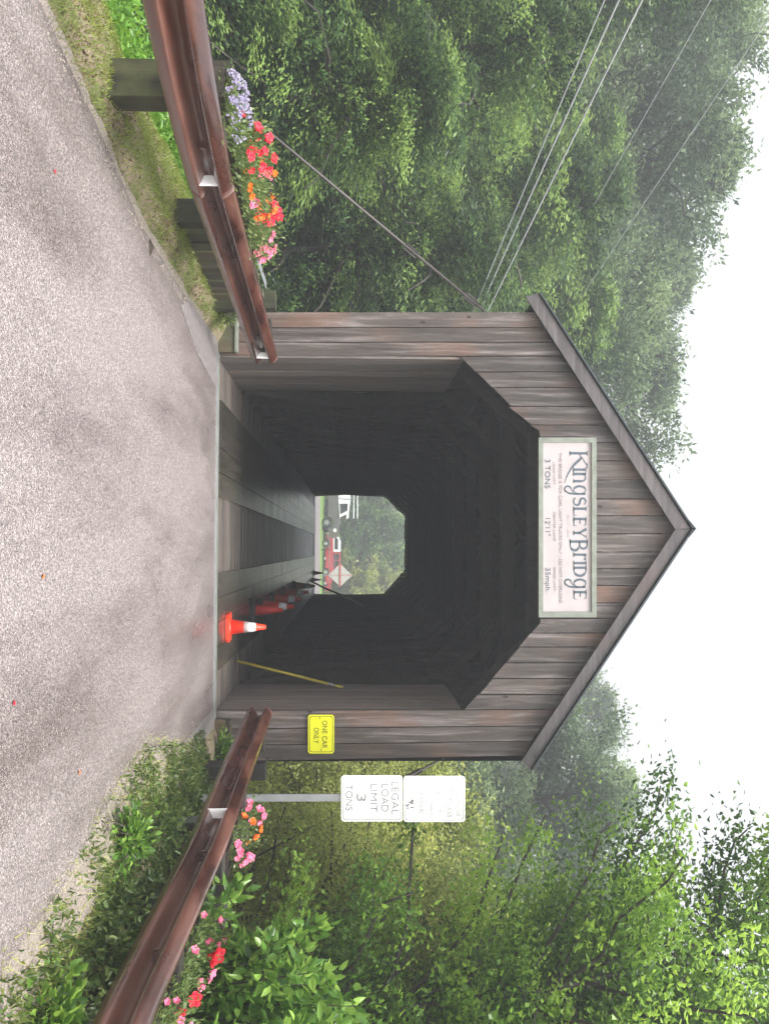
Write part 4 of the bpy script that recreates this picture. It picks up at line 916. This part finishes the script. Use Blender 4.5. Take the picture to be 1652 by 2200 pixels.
# (x, y, zbase, proto, scale)
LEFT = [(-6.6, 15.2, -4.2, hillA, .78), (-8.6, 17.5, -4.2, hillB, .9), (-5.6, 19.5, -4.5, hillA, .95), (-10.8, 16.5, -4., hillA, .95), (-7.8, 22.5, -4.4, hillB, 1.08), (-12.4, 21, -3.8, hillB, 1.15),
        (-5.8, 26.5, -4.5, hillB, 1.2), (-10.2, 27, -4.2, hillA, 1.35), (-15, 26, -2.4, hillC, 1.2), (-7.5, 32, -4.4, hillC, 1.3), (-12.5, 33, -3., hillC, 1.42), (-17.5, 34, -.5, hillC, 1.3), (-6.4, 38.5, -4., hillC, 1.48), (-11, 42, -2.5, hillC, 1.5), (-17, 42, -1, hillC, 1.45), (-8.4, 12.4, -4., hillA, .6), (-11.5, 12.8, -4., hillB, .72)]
LAB = ['deep green drooping tree nearest the guy cable', 'green layered tree behind the near left guardrail', 'drooping green tree just left of the portal leg', 'dark green tree at the left edge of view', 'tall green tree under the overhead wires', 'tall green tree where the thick wires leave the view',
       'leafy tree rising just behind the left eave', 'tall drooping tree between the thin and thick wires', 'hazy broadleaf tree high on the left skyline', 'hazy tree above the left eave', 'hazy tree crown crossed by the upper thin wire', 'hazy crown farthest to the left on the skyline',
       'pale hazy tree touching the left slope of the gable', 'pale hazy tree at the skyline above the gable side', 'palest crown at the back of the left skyline', 'low dark tree behind the left flower box', 'low dark tree behind the curve of the left guardrail']
for (x, y, z, pr, s), lb in zip(LEFT, LAB):
    plant_tree(pr, lb, 'tree', (x, y, z), s, random.uniform(0, 6), G1)
G2 = 'trees right of the bridge'
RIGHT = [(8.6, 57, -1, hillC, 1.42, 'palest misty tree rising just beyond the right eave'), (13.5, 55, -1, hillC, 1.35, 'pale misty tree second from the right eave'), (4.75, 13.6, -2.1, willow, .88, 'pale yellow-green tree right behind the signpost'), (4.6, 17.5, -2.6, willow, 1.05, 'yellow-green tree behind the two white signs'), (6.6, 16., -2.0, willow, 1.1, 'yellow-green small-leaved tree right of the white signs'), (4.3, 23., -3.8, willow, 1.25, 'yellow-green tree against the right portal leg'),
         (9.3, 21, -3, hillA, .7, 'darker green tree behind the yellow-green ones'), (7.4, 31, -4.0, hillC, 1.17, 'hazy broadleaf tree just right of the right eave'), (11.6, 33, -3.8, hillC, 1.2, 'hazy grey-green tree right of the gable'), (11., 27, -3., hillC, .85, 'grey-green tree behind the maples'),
         (6.9, 12.4, -1.8, mapleA, 1.05, 'dark green maple beside the white signs'), (5.6, 9.3, -1.3, mapleA, .85, 'deep green maple behind the right bush'), (5.9, 10.6, -.6, mapleA, 1.0, 'tall dark green maple at the right edge of view'), (5.9, 12.0, -1.6, mapleB, 1.12, 'sparse tree with open branches against the white sky'), (4.7, 10.0, -1.0, mapleC, .98, 'thin overhanging tree leaning left against the sky')]
for (x, y, z, pr, s, lb) in RIGHT: plant_tree(pr, lb, 'tree', (x, y, z), s, (0 if pr is mapleC else random.uniform(0, 6)), G2)
G3 = 'trees beyond the far end of the bridge'
farT = make_tree('far_tree', M['L_far'], 10, 3.2, .02, 60, 7, 26, (.36, .22), .5, (.35, .35, .22), .35, .3, .10, .17, shape=.7)
farU = make_tree('far_pale', M['L_willow'], 9, 3.0, .02, 55, 7, 26, (.34, .2), .4, (.35, .35, .25), .45, .3, .10, .17, shape=.7)
FARL = [(-10.5, 116, farT, 1.0, 'green tree behind the white utility truck'), (-6., 120, farT, 1.1, 'dark tree behind the red pickup, left half'), (-2.2, 117, farT, 1.0, 'tree above the red pickup roof'), (1.2, 121, farT, 1.05, 'tree rising behind the diamond sign'), (4.4, 115, farU, 1.15, 'light green tree at the right of the far opening'), (8.5, 120, farT, 1.0, 'tree hidden by the right edge of the far opening'), (-9, 127, hillC, 1.3, 'large far tree, left, beyond the bridge'), (-1, 128, hillC, 1.4, 'large far tree, middle, beyond the bridge'), (6, 128, hillC, 1.3, 'large far tree, right, beyond the bridge')]
for (x, y, pr, s, lb) in FARL: plant_tree(pr, lb, 'tree', (x, y, gz(x, y)-.3), s, random.uniform(0, 6), G3)
# tall hillside wood right behind the near trees: one mass nobody could count
hw = MB()
n = 26000; ax = rng.uniform(-52, -13, n); ay = rng.uniform(14, 75, n); az = np.array([gz(a, b) for a, b in zip(ax, ay)])+np.abs(rng.normal(size=n))*1.6+rng.uniform(0, 5, n)
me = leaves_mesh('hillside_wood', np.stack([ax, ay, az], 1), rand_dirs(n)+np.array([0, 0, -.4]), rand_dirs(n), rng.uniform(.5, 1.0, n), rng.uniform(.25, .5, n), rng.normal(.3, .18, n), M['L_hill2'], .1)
o = link('hillside_wood', me); tag(o, 'dense undergrowth covering the hillside behind the left trees', 'undergrowth', kind='stuff')

# ------------------------------------------------------------------ low planting
def cover(name, label, cat, pts, mat, L, W, up=.8, hgt=.1, tone=(.5, .2), kind='stuff', hstd=.5, bend=.2, rich=False):
    n = len(pts); P = np.array(pts); z = np.array([gz(a, b) for a, b in P])
    h = np.abs(rng.normal(size=n))*hgt*hstd+rng.random(n)*hgt
    C = np.stack([P[:, 0], P[:, 1], z+h], 1); Dd = rand_dirs(n)+np.array([0, 0, up]); 
    me = (rich_leaves if rich else leaves_mesh)(name, C, Dd, rand_dirs(n), rng.uniform(.6, 1.4, n)*L, rng.uniform(.6, 1.4, n)*W, rng.normal(tone[0], tone[1], n), mat, bend)
    o = link(name, me); tag(o, label, cat, kind=kind); return o
def scatter(n, fx, y0, y1, dens=None):
    out = []
    while len(out) < n:
        y = random.uniform(y0, y1); a, b = fx(y); x = random.uniform(a, b)
        if dens is None or random.random() < dens(x, y): out.append((x, y))
    return out
cl = lambda x, y, s=1.7: .5+.5*math.sin(x*s*3.1+1.3*math.sin(y*s*2.2))*math.sin(y*s*2.6+x)
cover('grass', 'short mossy grass on the left verge between road and drop', 'grass', scatter(30000, lambda y: (itp(LT, y)-1.0, itp(LT, y)-.05), 4.2, 12.5, lambda x, y: (.10+.9*max(0, .5+.9*mn.noise(Vector(((itp(LT, y)-x)*7, y*1.1, 3)))+.6*mn.noise(Vector((x*9, y*6, 0)))))*min(1, .12+(itp(LT, y)-x)*2.5)), M['L_grass'], .05, .005, 1.1, .018, (.5, .3))
cover('bank_plants', 'bright green leafy plants growing on the left bank below the guardrail', 'ground cover', scatter(16000, lambda y: (itp(LT, y)-3.2, itp(LT, y)-.95), 4.2, 10.5), M['L_fern'], .075, .03, .5, .28, (.5, .25), rich=True)
cover('verge_weeds', 'mixed weeds and dry stems along the right edge of the road', 'weeds', scatter(9000, lambda y: (itp(RTb, y)+.02, itp(RTb, y)+.75), 4.6, 11.6, lambda x, y: (cl(x, y, 1.5)**1.2)*min(1, .1+(x-itp(RTb, y))*2)), M['L_weed'], .055, .018, 1.0, .06, (.55, .25))
cover('weeds_under_rail', 'leafy weeds under and behind the right guardrail', 'weeds', scatter(15000, lambda y: (itp(RTb, y)+.5, itp(RTb, y)+2.4), 4.6, 11.8, lambda x, y: .3+.7*cl(x, y, 1.1)), M['L_weed'], .05, .025, .4, .16, (.42, .25), rich=True)
cover('dry_stems', 'pale dry grass stems lying beside the right road edge', 'dry grass', scatter(1500, lambda y: (itp(RTb, y)-.03, itp(RTb, y)+.5), 5., 11.), M['L_willow'], .13, .006, .25, .02, (.9, .15))
M['L_litter'] = leafmat('leaf_litter', (.06, .035, .02), (.16, .10, .05), (.30, .22, .13), .1, .5)
cover('leaf_litter', 'brown leaf litter and bits of bark on the left verge', 'leaf litter', scatter(2600, lambda y: (itp(LT, y)-.8, itp(LT, y)+.03), 4.2, 11.5, lambda x, y: cl(x, y, 1.3)**2), M['L_litter'], .03, .014, .1, .006, (.5, .25))
cover('leaf_litter', 'brown litter and twigs on the right road edge', 'leaf litter', scatter(1300, lambda y: (itp(RTb, y)-.1, itp(RTb, y)+.6), 4.8, 11.5, lambda x, y: cl(x, y, 1.1)), M['L_litter'], .035, .012, .1, .008, (.55, .25))
# gravel stones along both edges
sv_ = MB(); 
for k in range(1500):
    sd_ = random.random() < .6; y = random.uniform(4.6, 11.8); x = itp(RTb, y)+abs(random.gauss(0, .22))-.06 if sd_ else itp(LT, y)-abs(random.gauss(0, .06))+.06
    r_ = random.uniform(.004, .014); z = gz(x, y)+.022; z = max(z, .002)
    mt = Matrix.Translation((x, y, z)) @ Matrix.Rotation(random.random()*6, 4, 'Z') @ Matrix.Diagonal((r_, r_*.7, r_*.6, 1))
    sv_.add([mt @ Vector(v) for v in ((1, 0, 0), (0, 1, 0), (-1, 0, 0), (0, -1, 0), (0, 0, 1), (0, 0, -1))], [(0, 1, 4), (1, 2, 4), (2, 3, 4), (3, 0, 4), (1, 0, 5), (2, 1, 5), (3, 2, 5), (0, 3, 5)])
o = sv_.out('gravel', M['gravel']); tag(o, 'small wet pebbles strewn along the road edges', 'gravel', kind='stuff')
# bush with large leaves behind the right rail
def bush(name, label, loc, r, n, leaf, mat, cat='bush', nst=14):
    t = thing(name, label, cat, None, loc); st = MB(); C = []; Dd = []; T = []
    for k in range(nst):
        az = random.uniform(0, 2*PI); out = random.uniform(.2, 1); tip = Vector((math.cos(az)*r[0]*out, math.sin(az)*r[1]*out, r[2]*random.uniform(.65, 1.05)*(1-.3*out)))
        pts = [Vector((0, 0, 0)).lerp(tip, s)+Vector((0, 0, .15*math.sin(PI*s))) for s in (0, .35, .7, 1)]; st.tube(pts, [.012, .009, .006, .003], 5)
        m_ = n//nst
        for i in range(m_):
            s = random.uniform(.25, 1.02); p = pts[0].lerp(pts[3], s)+Vector((0, 0, .15*math.sin(PI*min(1, s)))); q = rand_dirs(1)[0]*random.uniform(.03, .16)
            C.append(np.array(p)+q); Dd.append(np.array(tip.normalized())*.5+q*5+np.array([0, 0, -.25])); T.append(.45+.25*(s-.5)+rng.normal()*.27)
    link('foliage', rich_leaves('foliage', np.array(C), np.array(Dd), rand_dirs(len(C))*.6+np.array([.5, -.5, .2]), rng.uniform(.7, 1.3, len(C))*leaf[0], rng.uniform(.7, 1.3, len(C))*leaf[1], np.array(T), mat, .2), t)
    st.out('stems', M['bark'], t, True); return t
bush('leafy_bush', 'large-leaved bright green bush behind the near right guardrail', (3.0, 7.1, -.3), (.75, .9, 2.15), 5200, (.09, .048), M['L_bush'], nst=34)
bush('leafy_bush', 'broad green bush at the right edge behind the red flowers', (3.4, 6.7, -.4), (.8, .8, 2.1), 3600, (.085, .046), M['L_bush'], nst=30)
bush('leafy_bush', 'lower green bush between the near flower box and the white signs', (3.3, 8.8, -.7), (.7, .8, 1.5), 2200, (.085, .045), M['L_bush'], nst=26)
bush('vine_clump', 'dark leafy vines under the near end of the right guardrail', (2.45, 5.5, -.12), (.4, .6, .30), 800, (.065, .045), M['L_maple'], 'vines')
bush('vine_clump', 'leafy vines climbing in front of the dark right posts', (2.0, 7.3, -.08), (.3, .4, .24), 450, (.055, .035), M['L_bush'], 'vines')
bush('shrub', 'small glossy shrub at the foot of the right portal leg', (2.42, 12.45, -.1), (.3, .25, .36), 420, (.07, .035), M['L_bush'], 'shrub')
bush('shrub', 'leafy shrub below the left portal leg behind the timber wall', (-3.3, 12.2, -.3), (.35, .5, 1.0), 500, (.07, .035), M['L_bush'], 'shrub')
bush('shrub', 'tuft of weeds where the timber wall meets the left portal foot', (-2.72, 11.9, .0), (.25, .4, .22), 420, (.05, .022), M['L_weed'], 'weeds')
bush('young_sapling', 'bright leafed sapling tip poking above the left guardrail', (-4.0, 7.3, -1.6), (.15, .15, 2.6), 26, (.11, .05), M['L_fern'], 'sapling', nst=2)
for i, (px, py) in enumerate(((385, 1235), (120, 430), (25, 930), (28, 1440), (150, 690))):
    Y = CAMZ*F_PX/(755-px) if px < 300 else 9.; p = at(px, py, Y)
bs_ = MB().add([(.07*math.cos(a)*(1+.2*math.sin(3*a)), .05*math.sin(a), 0) for a in np.linspace(0, 5.6, 9)]+[(0, 0, .035)], [(i, (i+1) % 9, 9) for i in range(9)]).out('stone', M['soil']); bs_.location = (-2.42, 8.4, .0); tag(bs_, 'small dark stone lying at the left edge of the asphalt', 'stone')
# fallen leaves
fl = []
for (x, y, c, lb) in ((.15, 5.6, 'orangef', 'orange fallen leaf lying alone on the wet road'), (-2.05, 5.7, 'red', 'reddish fallen leaf near the left road edge'), (.75, 5.15, 'red', 'small red fallen leaf at the bottom of the road'), (1.35, 6.4, 'orangef', 'brownish fallen leaf near the right weeds')):
    mb = MB().add([(0, -.022, .004), (.014, 0, .008), (0, .022, .005), (-.014, 0, .009)], [(0, 1, 2, 3)]); o = mb.out('fallen_leaf', M[c]); o.location = (x, y, .002); o.rotation_euler.z = random.random()*6; tag(o, lb, 'leaf')

# ------------------------------------------------------------------ air
hz = MB().box((-140, -60, -8), (140, 300, 45)).out('haze', None); hz['kind'] = 'stuff'; hz['label'] = 'thin pale rain haze hanging in the air'; hz['category'] = 'haze'
mt = bpy.data.materials.new('haze_air'); mt.use_nodes = True; n = mt.node_tree.nodes; n.clear(); vo = n.new('ShaderNodeVolumePrincipled'); vo.inputs['Color'].default_value = (.93, .96, 1, 1)
vo.inputs['Density'].default_value = .0052; vo.inputs['Anisotropy'].default_value = .3; oo = n.new('ShaderNodeOutputMaterial'); mt.node_tree.links.new(vo.outputs[0], oo.inputs['Volume']); hz.data.materials.append(mt)
